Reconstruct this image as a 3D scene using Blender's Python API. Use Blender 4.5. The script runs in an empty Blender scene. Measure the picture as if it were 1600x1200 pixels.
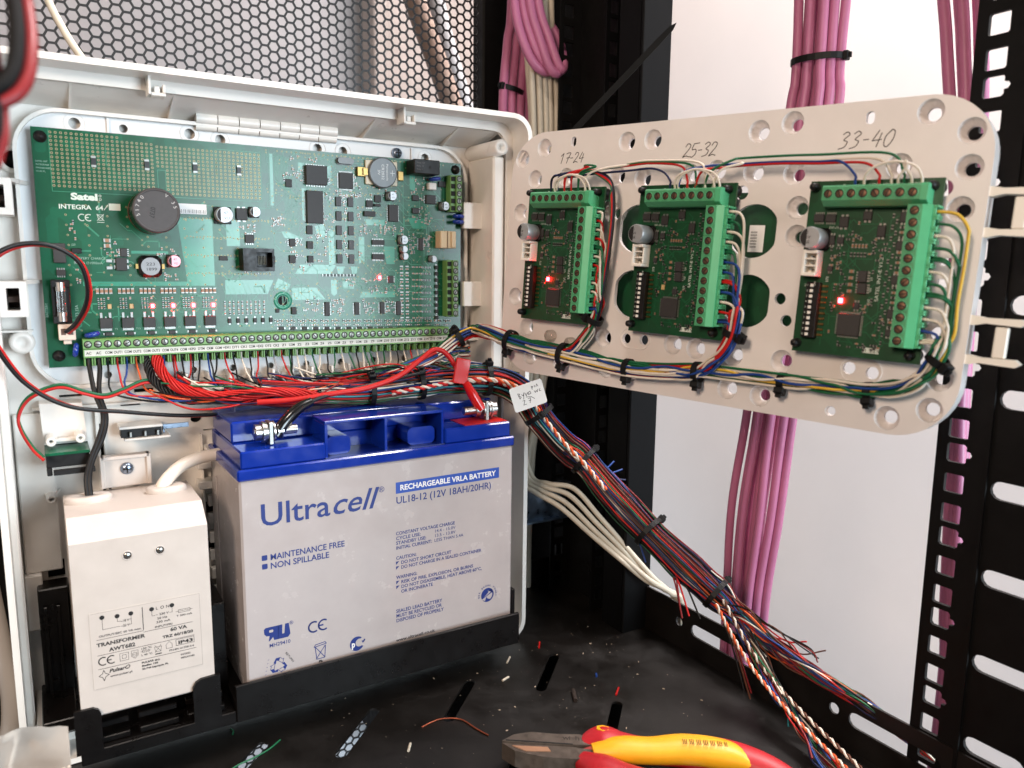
import bpy, math, random
from mathutils import Vector, Matrix, geometry
random.seed(7)
MM = 0.001
scene = bpy.context.scene
COL = scene.collection

# ------------------------------------------------------------------ camera
CAM_POS = Vector((-3.1, -510.0, -72.3))            # millimetres; origin = top left corner of the main board
CAM_YAW, CAM_PITCH, CAM_ROLL = 0.5498, 0.15164, 0.01117
FOCAL_PX = 1207.9                                    # for a 1600 px wide frame
def cam_axes():
    y, p, r = CAM_YAW, CAM_PITCH, CAM_ROLL
    fw = Vector((math.sin(y)*math.cos(p), math.cos(y)*math.cos(p), -math.sin(p)))
    rt = Vector((math.cos(y), -math.sin(y), 0)); up = rt.cross(fw)
    return rt*math.cos(r)+up*math.sin(r), -rt*math.sin(r)+up*math.cos(r), fw
_r, _u, _f = cam_axes()
cam_data = bpy.data.cameras.new('camera'); cam = bpy.data.objects.new('camera', cam_data); COL.objects.link(cam)
cam.matrix_world = Matrix.Translation(CAM_POS*MM) @ Matrix((_r, _u, -_f)).transposed().to_4x4()
cam_data.sensor_width = 36; cam_data.lens = FOCAL_PX/1600*36
cam_data.clip_start = 0.01; cam_data.clip_end = 30
cam_data.dof.use_dof = True; cam_data.dof.focus_distance = 0.50; cam_data.dof.aperture_fstop = 11
scene.camera = cam

# ------------------------------------------------------------------ light
world = bpy.data.worlds.new('World'); scene.world = world; world.use_nodes = True
bg = world.node_tree.nodes['Background']; bg.inputs[0].default_value = (0.95, 0.88, 0.82, 1); bg.inputs[1].default_value = 0.02
def area(name, loc, target, sx, sy, power, color, spread=180):
    l = bpy.data.lights.new(name, 'AREA'); l.shape = 'RECTANGLE'; l.size = sx*MM; l.size_y = sy*MM
    l.energy = power; l.color = color; l.spread = math.radians(spread)
    o = bpy.data.objects.new(name, l); COL.objects.link(o)
    d = (Vector(target)-Vector(loc)).normalized()
    o.location = Vector(loc)*MM; o.rotation_euler = d.to_track_quat('-Z', 'Y').to_euler()
    return o
area('ceiling_lamp', (-120, -800, 1250), (120, 0, -150), 200, 150, 7, (1.0, 0.88, 0.78))
area('window_light', (700, -1450, -60), (130, 0, -40), 740, 680, 28, (0.76, 0.90, 1.0))
area('room_lamp', (-430, -640, 170), (120, -40, -120), 130, 200, 5.0, (1.0, 0.78, 0.61))
area('side_room_lamp', (1000, -250, 1300), (1150, -150, 0), 700, 700, 74, (1.0, 0.94, 0.92))
area('back_room_lamp', (150, 620, 1300), (150, 900, 100), 700, 300, 4.8, (1.0, 0.97, 0.96))
area('back_room_cool_fill', (250, 560, -520), (260, 1000, -700), 500, 300, 4.5, (0.62, 0.84, 1.0))  # added cool fill without a seen source, brightens the view through the shelf slots
scene.view_settings.view_transform = 'Standard'; scene.view_settings.look = 'None'
scene.view_settings.exposure = 0; scene.view_settings.gamma = 1
scene.render.engine = 'CYCLES'
scene.cycles.max_bounces = 6; scene.cycles.use_denoising = True

# ------------------------------------------------------------------ materials
def lin(c):
    return tuple((v/255/12.92 if v/255 <= .04045 else ((v/255+.055)/1.055)**2.4) for v in c)
MATS = {}
def mat(name, rgb, rough=.5, metal=0, var=.0, vscale=300, bump=0, bscale=1500, coat=0, emit=0, trans=0, rvar=.0, spec=.5, ecol=None, alpha=1, sss=0):
    if name in MATS: return MATS[name]
    m = bpy.data.materials.new(name); m.use_nodes = True; MATS[name] = m
    nt = m.node_tree; b = nt.nodes['Principled BSDF']; L = nt.links.new
    c = lin(rgb)+(1,)
    b.inputs['Base Color'].default_value = c; b.inputs['Roughness'].default_value = rough; b.inputs['Metallic'].default_value = metal
    b.inputs['Coat Weight'].default_value = coat; b.inputs['Coat Roughness'].default_value = .08
    b.inputs['Specular IOR Level'].default_value = spec
    b.inputs['Transmission Weight'].default_value = trans; b.inputs['Alpha'].default_value = alpha
    if emit: b.inputs['Emission Color'].default_value = (lin(ecol or rgb)+(1,)); b.inputs['Emission Strength'].default_value = emit
    if var or bump or rvar:
        tc = nt.nodes.new('ShaderNodeTexCoord')
    if var or rvar:
        n = nt.nodes.new('ShaderNodeTexNoise'); n.inputs['Scale'].default_value = vscale; n.inputs['Detail'].default_value = 5; n.inputs['Roughness'].default_value = .6
        L(tc.outputs['Object'], n.inputs['Vector'])
        if var:
            mr = nt.nodes.new('ShaderNodeMapRange'); mr.inputs[1].default_value = .3; mr.inputs[2].default_value = .7; mr.inputs[3].default_value = 1-var; mr.inputs[4].default_value = 1+var
            L(n.outputs['Fac'], mr.inputs[0])
            mx = nt.nodes.new('ShaderNodeMix'); mx.data_type = 'RGBA'; mx.blend_type = 'MULTIPLY'; mx.inputs['Factor'].default_value = 1
            mx.inputs['A'].default_value = c; L(mr.outputs[0], mx.inputs['B']); L(mx.outputs['Result'], b.inputs['Base Color'])
        if rvar:
            mr2 = nt.nodes.new('ShaderNodeMapRange'); mr2.inputs[1].default_value = .3; mr2.inputs[2].default_value = .7; mr2.inputs[3].default_value = max(.02, rough-rvar); mr2.inputs[4].default_value = min(1, rough+rvar)
            L(n.outputs['Fac'], mr2.inputs[0]); L(mr2.outputs[0], b.inputs['Roughness'])
    if bump:
        n2 = nt.nodes.new('ShaderNodeTexNoise'); n2.inputs['Scale'].default_value = bscale; n2.inputs['Detail'].default_value = 3
        L(tc.outputs['Object'], n2.inputs['Vector'])
        bp = nt.nodes.new('ShaderNodeBump'); bp.inputs['Strength'].default_value = bump; bp.inputs['Distance'].default_value = .0002
        L(n2.outputs['Fac'], bp.inputs['Height']); L(bp.outputs['Normal'], b.inputs['Normal'])
    return m
WHITE = mat('white_abs', (228, 223, 216), .34, var=.03, vscale=60, bump=.05, bscale=1800, rvar=.08)
PLATE = mat('plate_abs', (228, 222, 219), .42, var=.03, vscale=45, bump=.06, bscale=2200, rvar=.08)
CASE = mat('trafo_plastic', (196, 186, 178), .38, var=.04, vscale=70, rvar=.1, bump=.06, bscale=2500)
BLACKP = mat('black_plastic', (16, 14, 14), .42, spec=.35, var=.2, vscale=200, bump=.1, rvar=.12)
TRAYM = mat('tray_plastic', (13, 10, 9), .30, var=.06, vscale=90, bump=.03, rvar=.05, spec=.35)
RACKM = mat('rack_paint', (10, 9, 9), .55, spec=.2, var=.12, vscale=150, bump=.25, bscale=3500, rvar=.08)
RACKG = mat('rack_paint_grey', (9, 9, 10), .6, spec=.12, var=.12, vscale=150, bump=.2, bscale=3500)
SHELFM = mat('shelf_paint', (20, 17, 15), .42, spec=.4, var=.18, vscale=40, bump=.2, bscale=3000, rvar=.14)
DULLTIN = mat('dull_tin', (140, 140, 134), .45, 1, var=.2, vscale=900)
STEEL = mat('steel', (190, 188, 184), .3, 1, var=.1, vscale=400)
ZINC = mat('zinc', (150, 165, 185), .35, 1, var=.25, vscale=120, rvar=.12)
TIN = mat('tin', (158, 158, 154), .42, 1, var=.08, vscale=900)
GOLD = mat('gold', (150, 124, 78), .35, 1)
BRASS = mat('brass', (104, 80, 64), .5, .8, var=.2, vscale=900)
CHIPM = mat('chip_black', (44, 42, 42), .55, var=.12, vscale=700, bump=.1, bscale=5000)
CHIPG = mat('chip_grey', (62, 62, 64), .5, var=.1, vscale=700)
CERAM = mat('smd_ceramic', (150, 112, 84), .5)
SMDR = mat('smd_resistor', (26, 26, 26), .4)
SILK = mat('silk', (205, 215, 205), .6)
TGREEN = mat('terminal_green', (104, 150, 84), .42, var=.05, vscale=200)
TMINT = mat('terminal_mint', (80, 172, 122), .42, var=.04, vscale=200)
TMINTD = mat('terminal_mint_face', (74, 150, 104), .45, var=.05, vscale=200)
DARK = mat('dark_recess', (9, 9, 8), .7)
PAPER = mat('paper', (236, 236, 234), .75, var=.02, vscale=200)
INKB = mat('ink_blue', (16, 40, 112), .5)
INKK = mat('ink_black', (22, 18, 18), .6)
BATG = mat('battery_grey', (174, 165, 163), .2, var=.035, vscale=55, rvar=.12, coat=.15, bump=.05, bscale=900)
BATB = mat('battery_blue', (14, 44, 138), .13, var=.06, vscale=80, rvar=.05, bump=.02, bscale=500, coat=.3)
BATR = mat('battery_red', (196, 30, 26), .4)
BLUEV = mat('varistor_blue', (22, 52, 140), .25, coat=.3)
ALU = mat('aluminium', (178, 180, 182), .42, .6, var=.06, vscale=500)
LEDM = mat('led_lit', (255, 20, 24), .4, emit=240, ecol=(255, 14, 20))
GLASS = mat('fuse_glass', (235, 240, 240), .05, trans=.95)
JSTW = mat('connector_white', (238, 232, 222), .4)
BEIGE = mat('connector_beige', (205, 184, 148), .45)
PINK = mat('pink_jacket', (180, 106, 140), .42, var=.05, vscale=80, bump=.05, bscale=900)
CREAM = mat('cream_jacket', (198, 188, 170), .45, var=.06, vscale=90, bump=.05, bscale=900)
ORANGE_ = None
WC = {k: mat('wire_'+k, c, .8 if k == 'mblack' else .42, var=.05, vscale=200, coat=0, spec=.2 if k == 'mblack' else .32) for k, c in dict(
    mblack=(13, 12, 12), red=(182, 26, 24), dred=(120, 22, 26), black=(18, 17, 18), white=(214, 204, 190), blue=(28, 62, 130), green=(22, 92, 58),
    orange=(206, 88, 40), yellow=(210, 170, 60), brown=(90, 52, 36), grey=(150, 150, 152), navy=(26, 34, 72), teal=(40, 120, 130), pinkw=(206, 120, 130)).items()}
TIEM = mat('tie_matte', (12, 12, 12), .75, spec=.2)
TIE = mat('tie_nylon', (11, 11, 12), .55, bump=.05, spec=.3)

def pcb_mat(name, rgb, rgb2, rough):
    """solder mask over copper: base green, slightly lighter where copper lies under the mask"""
    m = bpy.data.materials.new(name); m.use_nodes = True; nt = m.node_tree; L = nt.links.new; b = nt.nodes['Principled BSDF']
    tc = nt.nodes.new('ShaderNodeTexCoord')
    v = nt.nodes.new('ShaderNodeTexVoronoi'); v.distance = 'MANHATTAN'; v.inputs['Scale'].default_value = 95
    L(tc.outputs['Object'], v.inputs['Vector'])
    n = nt.nodes.new('ShaderNodeTexNoise'); n.inputs['Scale'].default_value = 130; n.inputs['Detail'].default_value = 4; L(tc.outputs['Object'], n.inputs['Vector'])
    r = nt.nodes.new('ShaderNodeValToRGB'); r.color_ramp.interpolation = 'CONSTANT'
    r.color_ramp.elements[0].color = lin(rgb)+(1,); r.color_ramp.elements[1].position = .5; r.color_ramp.elements[1].color = lin(rgb2)+(1,)
    sp = nt.nodes.new('ShaderNodeSeparateColor'); L(v.outputs['Color'], sp.inputs[0]); L(sp.outputs[0], r.inputs[0])
    mx = nt.nodes.new('ShaderNodeMix'); mx.data_type = 'RGBA'; mx.blend_type = 'MULTIPLY'; mx.inputs['Factor'].default_value = .35
    L(r.outputs[0], mx.inputs['A']); L(n.outputs['Fac'], mx.inputs['B']); L(mx.outputs['Result'], b.inputs['Base Color'])
    b.inputs['Roughness'].default_value = rough; b.inputs['Specular IOR Level'].default_value = .44
    b.inputs['Coat Weight'].default_value = .05; b.inputs['Coat Roughness'].default_value = rough
    bp = nt.nodes.new('ShaderNodeBump'); bp.inputs['Strength'].default_value = .12; bp.inputs['Distance'].default_value = .0002
    L(n.outputs['Fac'], bp.inputs['Height']); L(bp.outputs['Normal'], b.inputs['Normal'])
    MATS[name] = m; return m
PCBM = pcb_mat('solder_mask', (18, 88, 58), (20, 98, 68), .26)
PCBX = pcb_mat('solder_mask_dark', (6, 66, 34), (8, 74, 40), .42)
TRACE = mat('trace', (38, 122, 90), .3)
POUR = mat('copper_pour', (52, 138, 112), .24, var=.04, vscale=60, coat=.15)
TRACEX = mat('trace_dark', (20, 100, 62), .4)

# ------------------------------------------------------------------ mesh builder (millimetres)
class MB:
    def __init__(s, M0=None): s.v = []; s.f = []; s.m = []; s.s = []; s.M0 = M0
    def add(s, vs, fs, m=0, smooth=False, M=None):
        n = len(s.v)
        if s.M0 is not None: M = s.M0 if M is None else s.M0 @ M
        s.v += [tuple(M @ Vector(p)) for p in vs] if M is not None else [tuple(p) for p in vs]
        for f in fs: s.f.append(tuple(i+n for i in f)); s.m.append(m); s.s.append(smooth)
    def box(s, x0, x1, y0, y1, z0, z1, m=0, M=None):
        s.add([(x0,y0,z0),(x1,y0,z0),(x1,y1,z0),(x0,y1,z0),(x0,y0,z1),(x1,y0,z1),(x1,y1,z1),(x0,y1,z1)],
              [(3,2,1,0),(4,5,6,7),(0,1,5,4),(1,2,6,5),(2,3,7,6),(3,0,4,7)], m, False, M)
    def cbox(s, x0, x1, y0, y1, z0, z1, b=.3, m=0, M=None):
        """box with chamfered edges"""
        vs = []; X = (x0, x1); Y = (y0, y1); Z = (z0, z1)
        idx = {}
        for i in (0, 1):
            for j in (0, 1):
                for k in (0, 1):
                    sx, sy, sz = (1-2*i)*b, (1-2*j)*b, (1-2*k)*b
                    for a, p in enumerate([(X[i], Y[j]+sy, Z[k]+sz), (X[i]+sx, Y[j], Z[k]+sz), (X[i]+sx, Y[j]+sy, Z[k])]):
                        idx[i,j,k,a] = len(vs); vs.append(p)
        q = lambda *t: tuple(idx[a] for a in t)
        fs = []
        for i in (0, 1):
            f = q((i,0,0,0),(i,1,0,0),(i,1,1,0),(i,0,1,0)); fs.append(f if i else f[::-1])
            f = q((0,i,0,1),(0,i,1,1),(1,i,1,1),(1,i,0,1)); fs.append(f if i else f[::-1])
            f = q((0,0,i,2),(1,0,i,2),(1,1,i,2),(0,1,i,2)); fs.append(f if i else f[::-1])
        for a in (0, 1):
            for c in (0, 1):
                f = q((a,c,0,0),(a,c,0,1),(a,c,1,1),(a,c,1,0)); fs.append(f if (a+c)%2 else f[::-1])
                f = q((a,0,c,0),(a,0,c,2),(a,1,c,2),(a,1,c,0)); fs.append(f[::-1] if (a+c)%2 else f)
                f = q((0,a,c,1),(0,a,c,2),(1,a,c,2),(1,a,c,1)); fs.append(f if (a+c)%2 else f[::-1])
        for i in (0, 1):
            for j in (0, 1):
                for k in (0, 1):
                    f = q((i,j,k,0),(i,j,k,1),(i,j,k,2)); fs.append(f if (i+j+k)%2 else f[::-1])
        s.add(vs, fs, m, False, M)
    def cyl(s, cx, cy, z0, z1, r0, r1=None, n=16, m=0, M=None, cap=(1, 1), mcap=None):
        r1 = r0 if r1 is None else r1
        vs = [(cx+r*math.cos(2*math.pi*i/n), cy+r*math.sin(2*math.pi*i/n), z) for z, r in ((z0, r0), (z1, r1)) for i in range(n)]
        s.add(vs, [(i, (i+1)%n, n+(i+1)%n, n+i) for i in range(n)], m, True, M)
        mc = m if mcap is None else mcap
        if cap[0]: s.add(vs[:n], [tuple(range(n))[::-1]], mc, False, M)
        if cap[1]: s.add(vs[n:], [tuple(range(n))], mc, False, M)
    def lathe(s, prof, n=20, m=0, M=None, cx=0, cy=0, flat=False):
        """profile of (radius, z) turned round the z axis; ends closed when the radius is 0"""
        vs = [(cx+r*math.cos(2*math.pi*i/n), cy+r*math.sin(2*math.pi*i/n), z) for r, z in prof for i in range(n)]
        fs = [(k*n+i, k*n+(i+1)%n, (k+1)*n+(i+1)%n, (k+1)*n+i) for k in range(len(prof)-1) for i in range(n)]
        s.add(vs, fs, m, not flat, M)
    def disc(s, cx, cy, z, r, n=20, m=0, M=None):
        s.add([(cx+r*math.cos(2*math.pi*i/n), cy+r*math.sin(2*math.pi*i/n), z) for i in range(n)], [tuple(range(n))], m, False, M)
    def prism(s, poly, z0, z1, m=0, M=None, smooth=False, caps=True):
        n = len(poly); vs = [(x, y, z0) for x, y in poly]+[(x, y, z1) for x, y in poly]
        area2 = sum(poly[i][0]*poly[(i+1)%n][1]-poly[(i+1)%n][0]*poly[i][1] for i in range(n))
        side = [(i, (i+1)%n, n+(i+1)%n, n+i) for i in range(n)]
        tris = [tuple(t) for t in geometry.tessellate_polygon([[Vector((x, y, 0)) for x, y in poly]])]
        def up(t):
            a, b, c = (poly[i] for i in t); return ((b[0]-a[0])*(c[1]-a[1])-(b[1]-a[1])*(c[0]-a[0])) > 0
        tris = [t if up(t) else t[::-1] for t in tris]
        if area2 < 0: side = [f[::-1] for f in side]
        s.add(vs, side, m, smooth, M)
        if caps:
            s.add(vs[n:], tris, m, False, M); s.add(vs[:n], [t[::-1] for t in tris], m, False, M)
    def plate(s, outer, holes, z0, z1, m=0, M=None, mh=None):
        """flat sheet z0..z1 with through holes; a hole is a loop, or (front loop, back loop) for a tapered one"""
        hf = [h[0] if isinstance(h, tuple) else h for h in holes]; hb = [h[1] if isinstance(h, tuple) else h for h in holes]
        for z, hs, top in ((z1, hf, True), (z0, hb, False)):
            loops = [outer]+hs; pts = [p for l in loops for p in l]
            tr = geometry.tessellate_polygon([[Vector((x, y, 0)) for x, y in l] for l in loops])
            fs = []
            for t in tr:
                a, b, c = (pts[i] for i in t)
                d = ((b[0]-a[0])*(c[1]-a[1])-(b[1]-a[1])*(c[0]-a[0]))
                t = tuple(t)
                fs.append(t if (d > 0) == top else t[::-1])
            s.add([(x, y, z) for x, y in pts], fs, m, False, M)
        n = len(outer)
        s.add([(x, y, z0) for x, y in outer]+[(x, y, z1) for x, y in outer], [(i, (i+1)%n, n+(i+1)%n, n+i) for i in range(n)], m, False, M)
        for a, b in zip(hf, hb):
            n = len(a)
            s.add([(x, y, z1) for x, y in a]+[(x, y, z0) for x, y in b], [(i, (i+1)%n, n+(i+1)%n, n+i) for i in range(n)], m if mh is None else mh, True, M)
    def tube(s, pts, r, n=8, m=0, cap=True, rf=None):
        pts = [Vector(p) for p in pts]; N = len(pts); t = []
        for i in range(N):
            d = pts[min(i+1, N-1)]-pts[max(i-1, 0)]; t.append(d.normalized() if d.length > 1e-9 else Vector((0, 0, 1)))
        a = t[0].orthogonal().normalized(); vs = []
        for i in range(N):
            a = (a-t[i]*a.dot(t[i])); a = a.normalized() if a.length > 1e-6 else t[i].orthogonal().normalized()
            b = t[i].cross(a); rr = r*(rf(i/(N-1)) if rf else 1)
            vs += [pts[i]+(a*math.cos(2*math.pi*k/n)+b*math.sin(2*math.pi*k/n))*rr for k in range(n)]
        s.add(vs, [(i*n+k, i*n+(k+1)%n, (i+1)*n+(k+1)%n, (i+1)*n+k) for i in range(N-1) for k in range(n)], m, True)
        if cap: s.add(vs[:n], [tuple(range(n))[::-1]], m); s.add(vs[-n:], [tuple(range(n))], m)
    def mesh(s, name, mats):
        me = bpy.data.meshes.new(name)
        me.from_pydata([(x*MM, y*MM, z*MM) for x, y, z in s.v], [], s.f)
        for mt in (mats if isinstance(mats, (list, tuple)) else [mats]): me.materials.append(mt)
        me.polygons.foreach_set('material_index', s.m); me.polygons.foreach_set('use_smooth', s.s)
        me.validate(); me.update(); return me
    def build(s, name, mats, parent=None, loc=None, rot=None):
        return put(name, s.mesh(name, mats), parent, loc, rot)
def put(name, me, parent=None, loc=None, rot=None, scale=None):
    o = bpy.data.objects.new(name, me); COL.objects.link(o); o.parent = parent
    if loc is not None: o.location = Vector(loc)*MM
    if rot is not None: o.rotation_euler = rot
    if scale is not None: o.scale = scale
    return o
def tag(o, label=None, cat=None, group=None, kind=None):
    if label: o['label'] = label
    if cat: o['category'] = cat
    if group: o['group'] = group
    if kind: o['kind'] = kind
    return o
def thing(name, label, cat, M=None, group=None):
    o = bpy.data.objects.new(name, None); COL.objects.link(o); o.empty_display_size = .01
    if M is not None:
        T = M.copy(); T.translation = M.translation*MM; o.matrix_world = T
    return tag(o, label, cat, group)
def copy_tree(o, parent=None):
    c = o.copy(); COL.objects.link(c); c.parent = parent
    for ch in o.children: copy_tree(ch, c)
    return c
def frame(origin, u, v, w):
    return Matrix.Translation(Vector(origin)) @ Matrix((Vector(u), Vector(v), Vector(w))).transposed().to_4x4()
# a "face frame": local x to the right, y up, z out of the surface towards the viewer
FB = lambda x, y, z, yaw=0: frame((x, y, z), (math.cos(yaw), math.sin(yaw), 0), (0, 0, 1), (math.sin(yaw), -math.cos(yaw), 0))
PCB_F = FB(0, 0, 0)
PL_F = frame((236, 1.3, -2), (.2813, -.9591, -.0310), (.0604, -.0147, .9981), (-.9577, -.2826, .0538))
def w2(F, p): return F @ Vector(p)

def smooth_path(P, n=8):
    """Catmull-Rom through the points, n steps a span"""
    P = [Vector(p) for p in P]; Q = [P[0]*2-P[1]]+P+[P[-1]*2-P[-2]]; out = []
    for i in range(1, len(Q)-2):
        a, b, c, d = Q[i-1:i+3]
        for k in range(n):
            t = k/n
            out.append(.5*((2*b)+(c-a)*t+(2*a-5*b+4*c-d)*t*t+(3*b-a-3*c+d)*t**3))
    out.append(P[-1]); return out
def rrect(x0, x1, y0, y1, r, n=6):
    out = []
    for cx, cy, a in ((x1-r, y1-r, 0), (x0+r, y1-r, 90), (x0+r, y0+r, 180), (x1-r, y0+r, 270)):
        out += [(cx+r*math.cos(math.radians(a+90*k/n)), cy+r*math.sin(math.radians(a+90*k/n))) for k in range(n+1)]
    return out
def circ(cx, cy, r, n=20, ry=None): return [(cx+r*math.cos(2*math.pi*k/n), cy+(ry or r)*math.sin(2*math.pi*k/n)) for k in range(n)]
def stadium(x0, y0, x1, y1, r, n=6):
    d = Vector((x1-x0, y1-y0)); a = math.atan2(d.y, d.x); out = []
    for (cx, cy), s in (((x1, y1), -90), ((x0, y0), 90)):
        out += [(cx+r*math.cos(a+math.radians(s+180*k/n)), cy+r*math.sin(a+math.radians(s+180*k/n))) for k in range(n+1)]
    return out

# ------------------------------------------------------------------ lettering
_TX = {}
def text_mesh(body, size, bold=0., shear=0., align='LEFT', sp=1., wide=1., mt=None):
    key = (body, size, bold, shear, align, sp, wide, mt.name)
    if key in _TX: return _TX[key]
    cu = bpy.data.curves.new('lettering', 'FONT'); cu.body = body; cu.size = size*MM*1.4; cu.offset = bold*MM; cu.shear = shear; cu.align_x = align; cu.space_character = sp
    cu.extrude = .00003; cu.resolution_u = 3
    o = bpy.data.objects.new('lettering', cu); COL.objects.link(o)
    dg = bpy.context.evaluated_depsgraph_get(); me = bpy.data.meshes.new_from_object(o.evaluated_get(dg))
    COL.objects.unlink(o); bpy.data.objects.remove(o); bpy.data.curves.remove(cu)
    if wide != 1.:
        for v in me.vertices: v.co.x *= wide
    me.materials.clear(); me.materials.append(mt); me.name = 'lettering'
    for p in me.polygons: p.material_index = 0
    _TX[key] = me; return me
def text(parent, body, x, y, z, size, mt, fit=None, name='lettering', rotz=0, **k):
    """size = cap height in mm; fit = total width in mm"""
    me = text_mesh(body, size, mt=mt, **k)
    if fit and len(me.vertices):
        xs = [v.co.x for v in me.vertices]; w = (max(xs)-min(xs))/MM
        k = dict(k); k['wide'] = k.get('wide', 1.)*fit/w
        me = text_mesh(body, size, mt=mt, **k)
    return put(name, me, parent, (x, y, z), (0, 0, rotz))
# ================================================================== setting
def wall(name, verts, m):
    b = MB(); b.add(verts, [(0, 1, 2, 3)]); o = b.build(name, m); return tag(o, kind='structure')
WALLM = mat('wall_paint', (240, 232, 228), .8, var=.03, vscale=3, bump=.25, bscale=180)
WALLB = mat('back_wall_paint', (152, 149, 150), .8, var=.03, vscale=5, bump=.1, bscale=200)
FLOORM = mat('floor_vinyl', (152, 158, 164), .55, var=.04, vscale=30)
b = MB(); b.box(1150, 1190, -1500, 1300, -1100, 1600); tag(b.build('wall_side', WALLM), kind='structure')
b = MB(); b.box(-1600, 1150, 1000, 1040, -1100, 1600); tag(b.build('wall_back', WALLB), kind='structure')
b = MB(); b.box(-1600, 1150, -1500, 1000, -1140, -1100); tag(b.build('floor', FLOORM), kind='structure')
# things in the room behind the mesh door
t = thing('wooden_door', 'brown grey wooden door behind the mesh, right of the pale wall', 'door', Matrix.Translation((760, 940, -1100)))
DOORM = mat('door_wood', (150, 138, 132), .6, var=.08, vscale=20, bump=.1)
b = MB(); b.cbox(-170, 330, -20, 20, 0, 2000, 3); b.build('leaf', DOORM, t)
b = MB(); b.cbox(-200, -171, -32, 30, 0, 2050, 3); b.build('jamb', DOORM, t)
b = MB(); b.tube([(-120, -20, 1000), (-120, -62, 1000), (-30, -62, 1000)], 9, 10); b.build('handle', STEEL, t)
def cable(name, label, cat, P, r, m, group=None, n=10, steps=8):
    P0 = Vector(P[-1]); b = MB(); b.tube([p-P0 for p in smooth_path(P, steps)], r, n); o = b.build(name, m); o.location = P0*MM; return tag(o, label, cat, group)
ORD = ['leftmost', 'second from left', 'third from left', 'fourth from left', 'fifth from left', 'sixth from left', 'seventh from left', 'eighth from left', 'rightmost']
HOSE = mat('brown_hose', (150, 128, 116), .6, var=.1, vscale=60)
cable('brown_cable', 'thick brown cable slanting down behind the mesh door', 'cable', [(280, 230, 330), (330, 235, 200), (372, 240, 110), (400, 242, 40), (425, 245, -80), (440, 245, -400)], 11, HOSE)
cable('grey_cable', 'thick pale grey cable slanting beside the brown one behind the mesh door', 'cable', [(345, 260, 330), (372, 262, 200), (402, 262, 110), (428, 264, 40), (450, 264, -80), (462, 264, -400)], 9, mat('grey_hose', (172, 170, 172), .6))

# ================================================================== rack
rack = thing('equipment_rack', 'black steel equipment rack with hexagon mesh rear door and punched posts', 'rack', Matrix.Translation((392, 0, -1000)))
RZ = 1000
# --- rear mesh door: flat-topped hexagon holes, 7.9 mm pitch
def hexmesh(x0, x1, z0, z1, y, pitch=7.9, hole=6.35, th=1.0):
    b = MB(); R = pitch/math.sqrt(3); r = hole/math.sqrt(3); dx = 1.5*R
    ang = [math.radians(60*k) for k in range(6)]
    i = 0; x = x0
    while x < x1:
        z = z0+(pitch/2 if i % 2 else 0)
        while z < z1:
            O = [(x+R*math.cos(a), z+R*math.sin(a)) for a in ang]; I = [(x+r*math.cos(a), z+r*math.sin(a)) for a in ang]
            vs = [(p[0], y, p[1]) for p in O]+[(p[0], y, p[1]) for p in I]+[(p[0], y+th, p[1]) for p in I]
            b.add(vs, [(k, (k+1) % 6, 6+(k+1) % 6, 6+k) for k in range(6)]+[(6+k, 6+(k+1) % 6, 12+(k+1) % 6, 12+k) for k in range(6)], 0)
            z += pitch
        x += dx; i += 1
    return b
MESHM = mat('mesh_paint', (30, 28, 28), .4, bump=.1)
b = hexmesh(-92, 352, -640, 190, 130)
for k in range(len(b.v)): b.v[k] = (b.v[k][0]-392, b.v[k][1], b.v[k][2]+RZ)
door = b.build('mesh_door', MESHM, rack)
b = MB(); b.cbox(352.5-392, 392-392, 126, 146, 200, 1300, 1.5); b.cbox(-150-392, -95.5-392, 126, 146, 200, 1300, 1.5); b.build('door_frame', RACKM, rack)
# --- rear upright at the right: stepped channel, square holes in its flanges
def hole_rows(z0, z1, phase):
    zs = []; z = z0+phase; k = 0
    while z < z1:
        zs.append((z, k % 3)); z += (15.9, 15.9, 12.65)[k % 3]; k += 1
    return zs
def flange(x0, x1, zlo, zhi, hx, hw, hh, phase, notch=0, th=2):
    """upright strip in its own plane: x across, y up"""
    out = [(x0, zlo), (x1, zlo), (x1, zhi), (x0, zhi)]; hs = []
    for z, k in hole_rows(zlo+8, zhi-12, phase):
        h = rrect(hx-hw/2, hx+hw/2, z-hh/2, z+hh/2, 1.0, 3)
        if notch and k == 1:
            # the third hole of each unit carries a small round notch on one side
            s = [(hx-hw/2, z+2.6), (hx-hw/2-2.2, z+2.2), (hx-hw/2-3.4, z), (hx-hw/2-2.2, z-2.2), (hx-hw/2, z-2.6)]
            h = rrect(hx-hw/2, hx+hw/2, z-hh/2, z+hh/2, 1.0, 3); j = 7
            h = h[:8]+s+h[8:]
        hs.append(h)
    return out, hs
FACE_Y = lambda y: Matrix.Translation((0, y, 0)) @ Matrix.Rotation(math.radians(90), 4, 'X')      # sheet facing -y: (x, z) plane
b = MB()
o_, h_ = flange(-29, -9, 300, 1300, -21, 9, 10, 3); b.plate(o_, h_, 0, 2, 0, FACE_Y(22))
b.box(-9, -7, 20, 22.5, 300, 1300); b.box(-9, -7.5, -28, 19.5, 300, 1300)
b.build('rear_flange', RACKM, rack)
b = MB()
o_, h_ = flange(-24, -7, 300, 1300, -17, 7, 10, 9); b.plate(o_, h_, 0, 2, 0, FACE_Y(-30))
b.box(-7, -5, -34, -28.5, 300, 1300)
b.build('punched_strip', RACKG, rack)
b = MB(); b.box(-5, -2, -72, -34.5, 300, 1300); b.cbox(-26, 0, -76, -73, 300, 1300, .6); b.box(-26, -24, -72.8, -50, 300, 1300); b.build('upright', RACKG, rack)
b = MB(); b.box(-6, -5, -20, 14, 300, 1300)
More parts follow.
